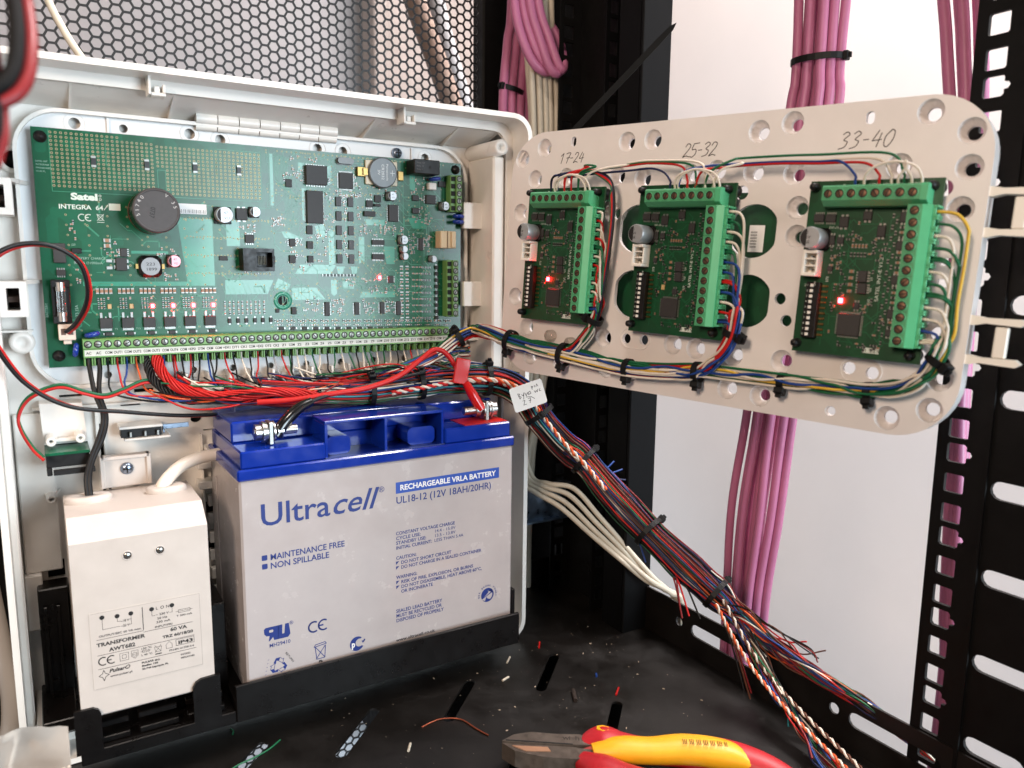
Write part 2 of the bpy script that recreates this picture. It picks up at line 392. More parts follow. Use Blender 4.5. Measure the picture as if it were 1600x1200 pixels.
for z in range(330, 1290, 74): b.prism(stadium(-12+20, z, 8+20, z, 4, 5), 0, .5, 1, Matrix.Translation((-6.4, 0, 0)) @ Matrix.Rotation(math.radians(90), 4, 'Z') @ Matrix.Rotation(math.radians(90), 4, 'X') @ Matrix.Translation((-22, 0, 0)))
b.build('slotted_web', [RACKM, DARK], rack)
b = MB(); b.box(2, 4, -30, 126, 300, 1300); b.build('hole_blocker', RACKM, rack)  # added dark sheet, blocks the bright room behind the flange holes
b = MB(); b.box(-530, -423, 44, 46, 300, 1010); b.build('gap_blocker', RACKM, rack)  # added black sheet that darkens the gap left of the box
# --- front side post at the right: a wide plate in the side plane
FACE_X = Matrix(((0, 0, -1, 0), (-1, 0, 0, 0), (0, 1, 0, 0), (0, 0, 0, 1)))   # (u, v) -> y = -u, z = v, normal -x
b = MB()
out = [(291, 300), (470, 300), (470, 1300), (291, 1300)]; hs = []
for z, k in hole_rows(300+6, 1290, 8.5+.9):
    hs.append(rrect(296.6, 306.4, z-4.9, z+4.9, 1.1, 3) if k != 2 else None)
    if hs[-1] is None:
        hs[-1] = [(296.6, z-3.8), (297.7, z-4.9), (305.3, z-4.9), (306.4, z-3.8), (306.4, z-1.8), (308.2, z-1.6), (309.2, z), (308.2, z+1.6), (306.4, z+1.8), (306.4, z+3.8), (305.3, z+4.9), (297.7, z+4.9), (296.6, z+3.8)]
for z in range(318, 1290, 45):
    hs.append(stadium(324, z+9, 344, z+9, 4.6, 6))
    hs.append(stadium(356, z-12, 362, z-12, 3.2, 6))
b.plate(out, hs, 0, 2.2, 0, FACE_X)
b.box(-4, 0, -318, -316, 300, 1300)
b.build('side_post', RACKM, rack)

# ================================================================== shelf
SH = -353
shelf = thing('rack_shelf', 'black steel rack shelf with slanted slots and a slotted side lip', 'shelf', Matrix.Translation((150, -150, SH)))
b = MB()
slots = []
for ix in range(-3, 4):
    for iy in range(-3, 3):
        cx = 145+69.5*ix; cy = -94-72*iy
        if iy >= 0 or True:
            slots.append(stadium(cx-16-150, cy-15.5+150, cx+16-150, cy+15.5+150, 3.6, 6))
slots = [s for s in slots if min(p[0] for p in s) > -235 and max(p[0] for p in s) < 176 and min(p[1] for p in s) > -200 and max(p[1] for p in s) < 185]
b.plate([(-240, -210), (239, -210), (239, 188), (-240, 188)], slots, -1.5, 0)
b.build('deck', SHELFM, shelf)
b = MB()
hs = []
for y0 in (-112+16, ):
    pass
LIPH = 34
lip_slots = []
for yc in (-30, -151, -270):
    lip_slots.append(stadium(-yc-36, 19, -yc+36, 19, 4.3, 6))
for yc in (-71, -106, -240, -246+12, -310): pass
lip_slots = [stadium(130, 19.5, 186, 19.5, 4.6, 6), stadium(260, 19.5, 306, 19.5, 4.6, 6), stadium(28, 22, 56, 21, 4.2, 6), circ(113, 20, 3.4, 12), circ(245.5, 20, 3.4, 12), circ(70, 20, 2.6, 12)]
b.plate([(-36, 0), (340, 0), (340, LIPH), (-36, LIPH)], lip_slots, 0, 1.5, 0, Matrix.Translation((240, 150, 0)) @ FACE_X)
b.box(230, 238.4, 150+36, 150+37.5, 0, LIPH)
b.build('side_lip', SHELFM, shelf)
b = MB(); b.box(-240, 238, 188.5, 190, -1, 22); b.build('rear_lip', SHELFM, shelf)
t = thing('slot_blocker', 'added black block below the shelf that keeps its right hand slots dark', 'case', Matrix.Translation((315, 20, -480)))  # made-up block, put here so the right hand slots look dark
b = MB(); b.cbox(-95, 70, -260, 90, 0, 100, 2); b.build('blocker_body', RACKM, t)
# galvanised bracket beside the enclosure
t = thing('galvanised_bracket', 'galvanised steel bracket right of the enclosure under the cream cables', 'bracket', Matrix.Translation((330, 10, -266)))
b = MB(); b.box(-40, 40, -1, 0, -16, 14); b.box(-40, 40, -8, -1.05, 13.0, 14.5); b.box(-40, 40, -9, -1.05, -16, -14.6); b.build('channel', ZINC, t)
for x in (22, ):
    b = MB(); b.cyl(0, 0, 0, 4, 5, n=6); b.cyl(0, 0, 4.05, 9, 3, n=10); b.build('bolt', STEEL, t, (x, -1.1, 2), (math.radians(90), 0, 0))
# black mounting ear of the shelf, bolted to the rear upright
t = thing('shelf_ear', 'dark mounting ear with bolt heads at the rear of the shelf lip', 'bracket', Matrix.Translation((388, -10, -330)))
b = MB(); b.plate([(-20, -20), (30, -20), (30, 24), (-20, 24)], [stadium(-8, 8, 8, 8, 3.5)], 0, 1.5, 0, Matrix.Translation((-2, 0, 0)) @ FACE_X); b.build('ear_plate', RACKG, t)
for y in (2, -22):
    b = MB(); b.cyl(0, 0, 0, 3, 4.5, n=14); b.build('bolt', RACKM, t, (-4.2, y, 4), (0, math.radians(-90), 0))

# ================================================================== pink and cream cables
def bundle_cables(name, spec, r, m, group, labels, cat='cable'):
    for (P, lab) in zip(spec, labels): cable(name, lab, cat, P, r, m, group)
random.seed(3)
side = []
for k in range(9):
    a = (k-4)*3.5; d = (k % 3)*5.5+random.uniform(-1, 1)
    side.append([(437+d, -158-a*1.15, 420), (437+d, -160-a*1.1+random.uniform(-2, 2), 180), (435+d, -162-a*.85, 62), (435+d, -161-a, 30), (434+d, -150-a*1.05+random.uniform(-2, 2), -90), (434+d, -141-a*1.05+random.uniform(-2, 2), -181), (433+d, -135-a*1.2+random.uniform(-2, 2), -250), (434+d, -130-a*.95, -326), (436+d, -129-a, -420), (438+d, -128-a, -700)])
for k, P in enumerate(side[::-1] if side[0][5][1] < side[-1][5][1] else side):
    cable('pink_cable', ORD[k]+' pink cable in the tied run hanging beyond the drilled plate', 'cable', P, 3.1, PINK, 'pink cables in the run beyond the drilled plate')
for k in range(5):
    a = (k-2)*4.4; d = (k % 2)*7
    P = [(458+d, -232-a*1.3, 420), (458+d, -235-a*1.3, 220), (458+d, -240-a*1.25, 110), (458+d, -246-a*1.15, 62), (458+d, -252-a, 14), (457+d, -258-a*.6, -50), (456+d, -262-a*.4, -140), (456+d, -267-a*.3, -197), (455+d, -272-a*.3, -276), (455+d, -275-a*.3, -352), (455+d, -272-a, -700)]
    cable('pink_cable', (ORD[k] if k < 4 else 'rightmost')+' pink cable hanging behind the square holes of the right post', 'cable', P, 3.3, PINK, 'pink cables behind the right post')
for k in range(3):
    x = 336+k*8.3
    P = [(x+12, 66-k*2, 420), (x+10, 66, 160), (x+6, 66, 110), (x, 62, 70), (x-2.5, 58, 30), (x-3, 58, -60), (x-3, 60, -300)]
    cable('pink_cable', ('left', 'middle', 'right')[k]+' one of three tied pink cables beside the mesh door', 'cable', P, 3.75, PINK, 'three pink cables beside the mesh door')
# the loop of pink cable in front of them
for k in range(6):
    q = k*3.6; yy = 30+((k*5) % 3)*2.4-k*2.2; low = 84-k*.6+((k*2) % 3)*4
    P = [(326+q*.5, yy+14, 420), (327+q*.6, yy+10, 200), (329+q*.9, yy+5, 132), (334+q*1.1, yy+1, 104), (344+q*.9, yy-2, low+1), (357+q*.45, yy-2, low-3), (370-q*.05, yy+3, low+6), (377-q*.4, yy+12, low+24), (374-q*.5, yy+24, low+36), (366-q*.5, yy+32, low+30), (360, yy+36, 60), (358, yy+38, -40), (356, yy+40, -300)]
    cable('pink_cable', (ORD[k] if k < 5 else 'rightmost')+' strand of the slack pink cable coil at the top', 'cable', P, 3.7, PINK, 'slack pink cable loops at the top')
for k in range(9):
    x = 346+(k % 5)*5.6+(k//5)*2.4; y = 36+(k//5)*7
    P = [(x-3+(k % 3), y+6, 420), (x-2, y+4, 150), (x+random.uniform(-1, 1), y, 90), (x+random.uniform(-1, 1)+1.5, y-3, 40), (x+2+random.uniform(-1, 1), y-4, -20), (x+1, y-2, -120), (x-8+random.uniform(-4, 4), y-2, -190), (x-18+random.uniform(-3, 3), y-2, -232), (x-20+random.uniform(-3, 3), y, -300), (x-18, y, -352), (x-16, y, -420)]
    cable('cream_cable', ((ORD[k] if k < 4 else 'rightmost')+' cream cable in the front row' if k < 5 else (ORD[k-5] if k < 8 else 'rightmost')+' cream cable in the rear row')+' of the bundle right of the enclosure', 'cable', P, 2.7, CREAM, 'cream cables beside the enclosure')
for k, (q, w) in enumerate([((0, 0), 0), ((5, 4), 3), ((9, -2), 8), ((13, 3), 13)]):
    P = [(318+q[0], 34, -150), (316+q[0], 18, -205), (316+q[0], 0, -240), (322+q[0], -16, -249+w*.4), (334+q[0], -34, -258+w), (348+q[0]*.6, -56, -276+w), (362+q[0]*.4, -74, -292+w*.7), (378+q[0]*.25, -86-q[1], -308+w*.3), (393, -93-q[1]*1.5, -317), (401, -97-q[1]*1.5, -330), (404, -92-q[1], -420)]
    cable('cream_cable', ('lowest', 'second lowest', 'second highest', 'highest')[k]+' cream cable arching over the galvanised bracket to the shelf lip', 'cable', P, 2.0, CREAM, 'cream cables arching over the bracket')
cable('cream_cable', 'single cream cable slanting behind the top left rim of the enclosure', 'cable', [(10, 80, 135), (14, 80, 95), (24, 74, 68), (36, 66, 45), (50, 60, 10), (60, 60, -60)], 2.4, CREAM)
# ================================================================== enclosure (white plastic box, open at the front)
EB = -352
T0 = Matrix.Translation((0, -EB, 0))
enc = thing('enclosure', 'open white plastic alarm box holding the big green circuit board and battery', 'enclosure', FB(0, 0, EB))
def EM(): return MB(T0)
def loop_wall(b, outer, inner, z0, z1, m=0):
    n = len(outer)
    for lp, flip in ((outer, 0), (inner, 1)):
        vs = [(x, y, z0) for x, y in lp]+[(x, y, z1) for x, y in lp]
        fs = [(i, (i+1) % n, n+(i+1) % n, n+i) for i in range(n)]
        b.add(vs, [f[::-1] for f in fs] if flip else fs, m, True)
    for z, flip in ((z1, 0), (z0, 1)):
        vs = [(x, y, z) for x, y in outer]+[(x, y, z) for x, y in inner]
        fs = [(i, (i+1) % n, n+(i+1) % n, n+i) for i in range(n)]
        b.add(vs, [f[::-1] for f in fs] if flip else fs, m)
b = EM()
bh = [circ(-9, -17, 5, 20), circ(79, -172, 3.4, 14, 2.6), circ(95.5, -172.4, 3.4, 14, 2.6)]
for (x0, x1, y0, y1) in [(23.6, 25.4, -190, -170), (26.2, 28, -212, -200), (23.4, 25, -214, -205), (-9, 0, -262, -251), (82, 87, -236, -228), (88, 96, -250, -243), (82.5, 86.5, -262, -253), (89, 97, -280, -272), (83, 87, -296, -285), (4, 16, -152.2, -150.8), (44, 55, -152.3, -150), (56, 66, -158.9, -157.8), (36, 47, -160.2, -159), (83, 94, -180.3, -179.5), (96, 103, -181, -180)]:
    bh.append([(x0, y0), (x1, y0), (x1, y1), (x0, y1)])
b.plate(rrect(-26, 296, -351, 29, 12), bh, -16, -13.5)
back = b.build('back_wall', WHITE, enc)
b = EM(); b.cbox(-24, 294, -349, 27, -21, -18.5, .5); b.build('slot_backing', DARK, enc)  # added dark sheet behind the back wall so its slots show black
b = EM(); loop_wall(b, rrect(-27, 297, -352, 30, 14), rrect(-24.6, 294.6, -349.6, 27.6, 11.8), -17, 41)
loop_wall(b, rrect(-27.5, 297.5, -352.4, 30.5, 14.4), rrect(-24.2, 294.2, -349.2, 27.2, 11.4), 41, 43)
rim = b.build('side_walls', WHITE, enc)
b = EM(); loop_wall(b, rrect(-24.7, 294.7, -349.7, 27.7, 12), rrect(-20.5, 289, -345, 21.5, 10), 18.5, 21.5); b.build('inner_ledge', WHITE, enc)
# inner top floor behind the ledge: sloping panel from ledge to the mounting plate
b = EM(); b.add([(-18, 21.4, 18.4), (286, 21.4, 18.4), (286, 14.5, -9), (-18, 14.5, -9)], [(0, 1, 2, 3)]); b.add([(-18, 14.5, -9), (286, 14.5, -9), (286, 13.5, -13), (-18, 13.5, -13)], [(0, 1, 2, 3)]); b.build('top_cove', WHITE, enc)
for u in (20, 71.7, 193, 253):
    b = EM(); b.prism([(18, 21.2), (-12, 10), (-12, 14.4), (18, 22.6)], -.7, .7, 0, Matrix(((0, 0, 1, u), (0, 1, 0, 0), (1, 0, 0, 0), (0, 0, 0, 1)))); b.build('rib', WHITE, enc)
for u in (60.7, 210.6):
    b = EM(); b.cbox(u-4.5, u-3, 18, 28, 20, 32, .3); b.cbox(u-3, u+4.5, 17.6, 19.4, 22, 31, .3); b.cbox(u+3, u+4.5, 19.5, 24, 22, 31, .3); b.cbox(u-1.2, u+1.8, 19.5, 23, 22, 29, .3); b.build('clip', WHITE, enc)
# row of half-round cable knock-outs
for k in range(7):
    b = EM(); u0 = 86+k*12.6
    b.cyl(0, 0, 0, 12.0, 3.6, n=14, M=Matrix.Translation((u0, 13.8, -4.5)) @ Matrix.Rotation(math.radians(90), 4, 'Y'))
    b.cyl(0, 0, 0, 12.0, 2.6, n=14, M=Matrix.Translation((u0, 9.4, -6)) @ Matrix.Rotation(math.radians(90), 4, 'Y'))
    b.build('knock_out', WHITE, enc)
# raised frame and plate under the main board
b = EM(); loop_wall(b, rrect(-9, 271, -146, 11.5, 24, 8), rrect(-7, 269, -144, 9.5, 22, 8), -13.4, -3)
b.build('board_frame', WHITE, enc)
b = EM(); hl = [circ(u, v, 3.1, 18) for u, v in ((21.7, 4.7), (82.7, 4.7), (100.4, 2.8), (161.5, 2.7), (178.9, 2.3), (239.3, 2.7))]+[circ(46.6, 4.2, 2.4, 14)]
for u in range(30, 250, 24): hl.append(circ(u, -139.5, 2.2, 12))
b.plate(rrect(-7, 269, -144, 9.5, 22, 8), hl, -9, -7.5)
for u, v in ((21.7, 4.7), (82.7, 4.7), (100.4, 2.8), (161.5, 2.7), (178.9, 2.3), (239.3, 2.7)):
    b.lathe([(5.6, -7.5), (5.6, -7.2), (5.2, -7.2), (5.2, -7.5)], 24, 0, None, u, v)
b.box(38, 39, 0, 9.4, -7.5, -5.8, 0, Matrix.Rotation(math.radians(0), 4, 'Z')); b.box(228, 229, 0, 8.5, -7.5, -5.8)
b.build('mounting_plate', mat('plate_grey_white', (222, 222, 222), .35, var=.02, vscale=60), enc)
b = EM(); b.lathe([(0, 2.2), (2.6, 1.6), (3.6, 0), (3.6, -2)], 18, 0, Matrix.Translation((217.3, 4.2, -5.5))); b.box(214.9, 219.7, 3.8, 4.6, -3.7, -3.2, 1); b.box(216.9, 217.7, 1.8, 6.6, -3.7, -3.2, 1); b.build('plate_screw', [ZINC, DARK], enc)
# tray-like webs below the board: short comb fingers the wires run through
for k, u in enumerate(range(58, 262, 13)):
    b = EM(); b.cbox(u, u+1.6, -152, -140, -13, 6+(k % 3)*1.5, .2); b.build('comb_finger', WHITE, enc)
# left column: hole boss, two latch pockets
b = EM(); b.lathe([(7.6, -13.4), (7.6, -10.5), (5.1, -10.5), (5.1, -13.4)], 28, 0, None, -9, -17); b.lathe([(5.1, -13.3), (4.6, -24), (0, -24)], 24, 1, None, -9, -17); b.build('hole_boss', [WHITE, DARK], enc)
for (u, v) in ((-13.5, -93), (-16.5, -39)):
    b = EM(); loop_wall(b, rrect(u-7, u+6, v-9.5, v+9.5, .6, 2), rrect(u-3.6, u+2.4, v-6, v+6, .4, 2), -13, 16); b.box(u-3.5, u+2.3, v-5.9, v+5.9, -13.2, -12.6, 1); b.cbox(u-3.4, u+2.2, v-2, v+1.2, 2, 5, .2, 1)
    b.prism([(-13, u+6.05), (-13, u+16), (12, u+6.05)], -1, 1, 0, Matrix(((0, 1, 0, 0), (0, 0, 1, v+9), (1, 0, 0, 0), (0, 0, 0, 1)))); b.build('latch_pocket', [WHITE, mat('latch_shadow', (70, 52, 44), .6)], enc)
b = EM(); b.lathe([(7, -13.4), (6, 0), (3, 0.2), (2.4, -1.5), (0, -1.5)], 20, 0, None, -12, -118); b.prism([(-13, -24.4), (-13, -6), (-.5, -6.5), (-.5, -24.4)], -1, 0, 0, Matrix(((0, 1, 0, 0), (0, 0, 1, -111), (1, 0, 0, 0), (0, 0, 0, 1)))); b.build('screw_ear', WHITE, enc)
b = EM(); b.cbox(-24.5, -21, -349, 20, -13, 26, .6); b.cbox(-20.9, -12, -290, -256, -13.4, -5, .6); b.cbox(-20, -1, -256, -160, -13.4, -9, .8); b.build('left_web', WHITE, enc)
# right column: boss tube, post and two straps
b = EM(); b.lathe([(0, 27), (2, 27), (2, 30.5), (5.4, 30.5), (5.6, -13)], 24, 0, None, 280, 9.3); b.cbox(277.5, 286.5, -150, 4, -13, 24, 1.2); b.cbox(289.2, 294.4, -345, 15, -13, 3, .8); b.cbox(286.7, 290, -340, -150, -13, 12, .6); b.build('corner_post', WHITE, enc)
for v0, v1 in ((-46, -27.5), (-102, -84)):
    b = EM(); b.cbox(263, 299, v0, v1, 4, 7, .4); b.build('strap', WHITE, enc)
b = EM(); b.cbox(266, 276, -134, -8, -13.3, -11, .4); b.cbox(270, 285, -128, -122, -13.3, 2, .4); b.build('right_web', WHITE, enc)
# lower back: ridges, posts, bosses, comb
b = EM(); b.cbox(-10, 284, -158.4, -157, -13.4, -8, .2); b.cbox(21.5, 23.2, -330, -160, -13.4, -9.5, .2); b.cbox(25.5, 26.4, -330, -160, -13.4, -11, .2); b.cbox(80.5, 81.6, -345, -182, -13.4, -9, .2); b.cbox(100.5, 101.6, -345, -160, -13.4, -2, .2); b.build('ridge', WHITE, enc)
for u, v in ((31.5, -198.3), (42.1, -198.2), (-4, -210.2)):
    b = EM(); b.lathe([(3.3, -13.4), (2.7, -2), (2.5, -1.6), (1.3, -1.6), (1.2, -8), (0, -8)], 18, 0, None, u, v)
    for a in (30, 150):
        b.prism([(0, -13.3), (6, -13.3), (2.2, -4), (0, -4)], -.5, .5, 0, Matrix.Translation((u, v, 0)) @ Matrix.Rotation(math.radians(a), 4, 'Z') @ Matrix(((1, 0, 0, 0), (0, 0, -1, 0), (0, 1, 0, 0), (0, 0, 0, 1))))
    b.build('screw_post', WHITE, enc)
for k in range(7):
    v = -226-k*12.5
    b = EM(); b.cbox(83, 99, v-3.6, v+3.6, -13.3, -7-(k % 2)*2, .3); b.build('comb_block', WHITE, enc)
b = EM(); b.cbox(76, 94, -202, -198, -13, 2, .4); b.cbox(82, 92, -192, -189, -13, 4, .4); b.cbox(77, 90, -216, -211, -13, 0, .4); b.build('cable_cleat', WHITE, enc)
b = EM(); b.cbox(272, 294, -349, -338, -12, 40, .6); b.cbox(284, 286, -338, -318, -12, 38, .4); b.build('bottom_bracket', WHITE, enc)
b = EM(); b.cbox(-20, -5, -350, -331, -12, 40, .6); b.build('bottom_foot', WHITE, enc)
# ------------------------------------------------------------------ black tray in the bottom of the box
tray = thing('battery_tray', 'glossy black plastic tray with vent slots under transformer and battery', 'tray', FB(0, 0, -334))
T1 = Matrix.Translation((0, 334, 0))
b = MB(T1); b.cbox(78, 269, -334, -311.5, 77, 79.5, .5); b.cbox(78, 269, -334, -322.3, -10, 76.9, .3); b.cbox(268, 271, -322, -298, -8, 70, .4)
b.build('battery_shelf', TRAYM, tray)
b = MB(T1); b.cbox(0, 77.8, -334, -327, -10, 76, .4); b.cbox(0, 77.9, -334, -326.5, 76.2, 79.4, .5); b.build('transformer_shelf', TRAYM, tray)
for k in range(9):
    col, row = k % 3, k//3
    b = MB(T1); u0 = 4+col*24.5; w0 = 74-row*6.5; v0 = -326.9+row*5.2
    b.cbox(u0, u0+20, v0, v0+3.4, w0-5, w0, .5); b.build('vent_slat', TRAYM, tray)
b = MB(T1); b.cbox(-15, 1, -330, -262, -12, 4, .8); b.cbox(-17, 0, -334, -326, -8, 40, .6); b.cbox(-12.5, -10.5, -326, -272, 4.2, 7, .3); b.cbox(-6, -4, -326, -272, 4.2, 7, .3); b.cyl(-9, -320, 4.1, 6, 2, n=12); b.build('side_block', TRAYM, tray)  # black block standing in for the dark of a recess beside the transformer
for pts in ([(-2, -327), (10.5, -327), (10.5, -306.5), (9.4, -304), (7, -302.6), (-2, -302.4)], [(55.5, -327), (70, -327), (70, -301), (60, -301.4), (57.2, -302.8), (55.5, -306)]):
    b = MB(T1); b.prism(pts, 77.9, 80, 0); b.build('corner_stop', TRAYM, tray)
b = MB(T1); b.cbox(70, 79, -333, -270, -10, 55, .8); b.build('divider', TRAYM, tray)

# ------------------------------------------------------------------ transformer
TF = FB(1.5, -78, -309)
trf = thing('transformer', 'cream plastic mains transformer block with printed label left of the battery', 'transformer', TF)
b = MB()
# body profile in (depth w, height v), swept over the width; bottom corners notched
prof = [(-66, 0), (-66, 104), (-12, 106), (0, 97.5), (0, 0)]
Msw = Matrix(((0, 0, 1, 0), (0, 1, 0, 0), (1, 0, 0, 0), (0, 0, 0, 1)))
b.prism([(-66, 0), (-66, 104), (-14, 105.5), (-1, 96.5), (0, 95.5), (0, 1), (-1, 0)], 0, 66, 0, Msw)
body = b.build('case', CASE, trf)
b = MB(); b.cbox(6.5, 60.5, 15.2, 57.5, .05, .18, .06); b.build('label_panel', CASE, trf)
for x in (26.2, 41.8):
    b = MB(); b.lathe([(2.6, .04), (2.6, .12), (2.0, .12), (2.0, -.2)], 20); b.cyl(0, 0, .03, .1, 2, n=18, m=1); b.lathe([(0, .55), (1.2, .4), (1.6, .1)], 14, 2); b.box(-1.1, 1.1, -.2, .2, .5, .6, 1); b.build('screw', [CASE, DARK, STEEL], trf, (x, 85.3, 0))
b = MB(); b.cbox(21, 45, 105.6, 123, -68, -63, .6); b.cbox(19.5, 22, 106, 124.5, -68, -61, .4); b.cbox(44, 46.5, 106, 124.5, -68, -61, .4); b.cbox(20, 46, 122.5, 124.5, -68, -61, .4); b.build('mounting_lug', CASE, trf)
b = MB(); b.lathe([(0, 1.4), (1.6, 1.2), (3.4, .2), (3.6, -.5)], 18); b.box(-2.2, 2.2, -.4, .4, 1.1, 1.55, 1); b.box(-.4, .4, -2.2, 2.2, 1.1, 1.55, 1); b.build('lug_screw', [ZINC, DARK], trf, (33.5, 116.5, -61.8))
for x, rx in ((12, 12), (52, 11)):
    b = MB(Matrix.Scale(1.0, 4)); b.lathe([(rx, 0), (rx, 2.4), (rx-1.5, 3.6), (3.2, 3.6), (3.0, 0)], 24, 0, Matrix.Diagonal((1, .62, 1, 1))); b.build('grommet', CASE, trf, (x, 104.6, -45), (math.radians(-90), 0, 0))
b = MB(); b.tube(smooth_path([(49, 105, -45), (51, 109, -46), (56, 113.5, -49), (63, 117, -54), (73, 119, -58), (86, 119.5, -61), (100, 119, -66)], 8), 3.8, 14); b.build('mains_cable', mat('mains_jacket', (226, 214, 200), .45), trf)
LZ = .2
def tt(body, x, y, s, fit=None, mt=INKK, **k):
    k['bold'] = k.get('bold', .0)+.035
    return text(trf, body, x, y, LZ, s, mt, fit, **k)
def line(parent, x0, y0, x1, y1, w, z, mt, name='print_line'):
    d = Vector((x1-x0, y1-y0, 0)); n = Vector((-d.y, d.x, 0)).normalized()*w/2
    b = MB(); b.add([(x0-n.x, y0-n.y, z), (x1-n.x, y1-n.y, z), (x1+n.x, y1+n.y, z), (x0+n.x, y0+n.y, z)], [(0, 1, 2, 3)]); return b.build(name, mt, parent)
def strokes(parent, polys, w, z, mt, name='print_mark', closed=False):
    b = MB()
    for P in polys:
        for (x0, y0), (x1, y1) in zip(P, P[1:]):
            d = Vector((x1-x0, y1-y0, 0))
            if d.length < 1e-6: continue
            n = Vector((-d.y, d.x, 0)).normalized()*w/2; e = d.normalized()*w*.3
            b.add([(x0-n.x-e.x, y0-n.y-e.y, z), (x1-n.x+e.x, y1-n.y+e.y, z), (x1+n.x+e.x, y1+n.y+e.y, z), (x0+n.x-e.x, y0+n.y-e.y, z)], [(0, 1, 2, 3)])
    return b.build(name, mt, parent)
def arc(cx, cy, r, a0, a1, n=14): return [(cx+r*math.cos(math.radians(a0+(a1-a0)*k/n)), cy+r*math.sin(math.radians(a0+(a1-a0)*k/n))) for k in range(n+1)]
def ce(parent, x, y, h, w, z, mt):
    r = h/2
    strokes(parent, [arc(x+r, y+r, r, 60, 300), arc(x+r*2.9, y+r, r, 60, 300), [(x+r*1.95, y+r), (x+r*2.75, y+r)]], w, z, mt)
strokes(trf, [[(7.5, 57), (60, 57), (60, 15.5)], [(7.5, 15.5), (60, 15.5)]], .15, LZ, mat('label_line', (150, 138, 130), .6))
b = MB()
for x, y in ((12.5, 54.2), (19.5, 53.4), (26, 53.4), (36.0, 53.4), (46, 53.4)): b.add([(px_, py_, LZ) for px_, py_ in circ(x, y, 1.2, 16)], [tuple(range(16))])
b.build('print_dots', INKK, trf)
strokes(trf, [[(12.5, 54), (12.5, 47.6), (20.5, 47.6)], [(19.5, 53), (19.5, 50.4), (21, 50.4)], [(25, 50.4), (26, 50.4), (26, 53)], [(25, 47.6), (26, 47.6), (26, 50.4)], [(36, 53), (36, 49.6), (37.5, 49.6)], [(46, 53), (46, 49.6), (44.7, 49.6)], [(49, 50), (55, 50), (55, 48.4), (49, 48.4), (49, 50)], [(47.8, 49.2), (56.3, 49.2)]], .22, LZ, INKK)
strokes(trf, [[(31.5, 55.5), (31.5, 43)]], .4, LZ, INKK)
tt('~18 V', 21, 49.6, 1.3, 4); tt('~20 V', 21, 46.9, 1.3, 4); tt('OUTPUT/SEC 60 VA max.', 10.5, 43.6, 1.1, 20); tt('L', 38, 52.6, 1.6); tt('O', 40.2, 52.6, 1.7); tt('N', 43, 52.6, 1.6)
tt('~ 230 V', 37.8, 49.2, 1.2, 6.5); tt('50 Hz', 38.4, 47, 1.2, 5); tt('330 mA', 37.8, 44.9, 1.2, 7); tt('INPUT/PRI', 37, 42.4, 1.1, 8.6); tt('T 500 mA', 48, 46.2, 1.0, 8)
strokes(trf, [[(9.3, 42.4), (31.5, 42.4)], [(31.5, 41.6), (56, 41.6)]], .25, LZ, INKK)
tt('TRANSFORMER', 9.2, 38.6, 2.0, 23, bold=.06); tt('60 VA', 44.5, 38.8, 1.9, 8.5, bold=.06); tt('AWT682', 14.8, 34.9, 2.1, 12.5, bold=.06); tt('TRZ 60/18/20', 40.5, 35.6, 1.5, 15.5, bold=.05)
strokes(trf, [[(9.3, 33.8), (56.5, 33.8)], [(9.3, 26.2), (57, 26.2)], [(47, 29.8), (56.2, 29.8), (56.2, 33.2), (47, 33.2), (47, 29.8)]], .25, LZ, INKK)
ce(trf, 9.6, 28.2, 4.2, .6, LZ, INKK); tt('IP43', 48, 30.4, 1.9, 7.4, bold=.06)
strokes(trf, [[(19.5, 28.2), (23.6, 28.2), (23.6, 32.4), (19.5, 32.4), (19.5, 28.2)], [(20.6, 29.3), (22.5, 29.3), (22.5, 31.3), (20.6, 31.3), (20.6, 29.3)], [(25, 32.4), (28.2, 32.4), (28.2, 29.5), (26.6, 28), (25, 29.5), (25, 32.4)], arc(26.6, 30.3, 1.1, 0, 360), [(25.5, 30.3), (27.7, 30.3)], [(29.6, 30.8), (34.4, 30.8)], [(30.3, 31.4), (33.6, 31.4), (33.6, 30.2), (30.3, 30.2), (30.3, 31.4)], [(36.4, 32.6), (39.5, 28.6)], [(39.5, 32.6), (36.4, 28.6)], [(36.2, 31.6), (39.8, 31.6), (39.2, 28.9), (36.8, 28.9), (36.2, 31.6)], [(42, 29.4), (45, 29.4), (45, 31.6), (43.5, 33.2), (42, 31.6), (42, 29.4)]], .2, LZ, INKK)
line(trf, 36.4, 27.6, 39.6, 27.6, .6, LZ, INKK)
tt('130 °C', 29.6, 31.9, 1.0, 5); tt('L 40 °C', 29.6, 28.3, 1.0, 5.4); tt('PN-EN 61558-2-6', 43.4, 27.4, 1.0, 12.6); tt('Pulsar®', 14, 23.2, 2.0, 10, bold=.05, shear=.3); tt('www.pulsar.pl', 14.4, 20.6, 1.1, 10.5)
tt('PULSAR sp.j.', 29.6, 24, 1.0, 9, bold=.03); tt('Siedlec 150', 29.6, 22.2, .95, 8, bold=.03); tt('32-744 Łapczyca, PL', 29.6, 20.4, .95, 13, bold=.03); tt('04/2022', 49, 23.6, .95, 5); tt('MPKAT682', 49, 21.6, .95, 7)
strokes(trf, [[(11.6, 25.2), (12.3, 23.4), (14, 22.4), (12.3, 21.4), (11.6, 19.4), (10.9, 21.4), (9.2, 22.4), (10.9, 23.4), (11.6, 25.2)]], .3, LZ, INKK)

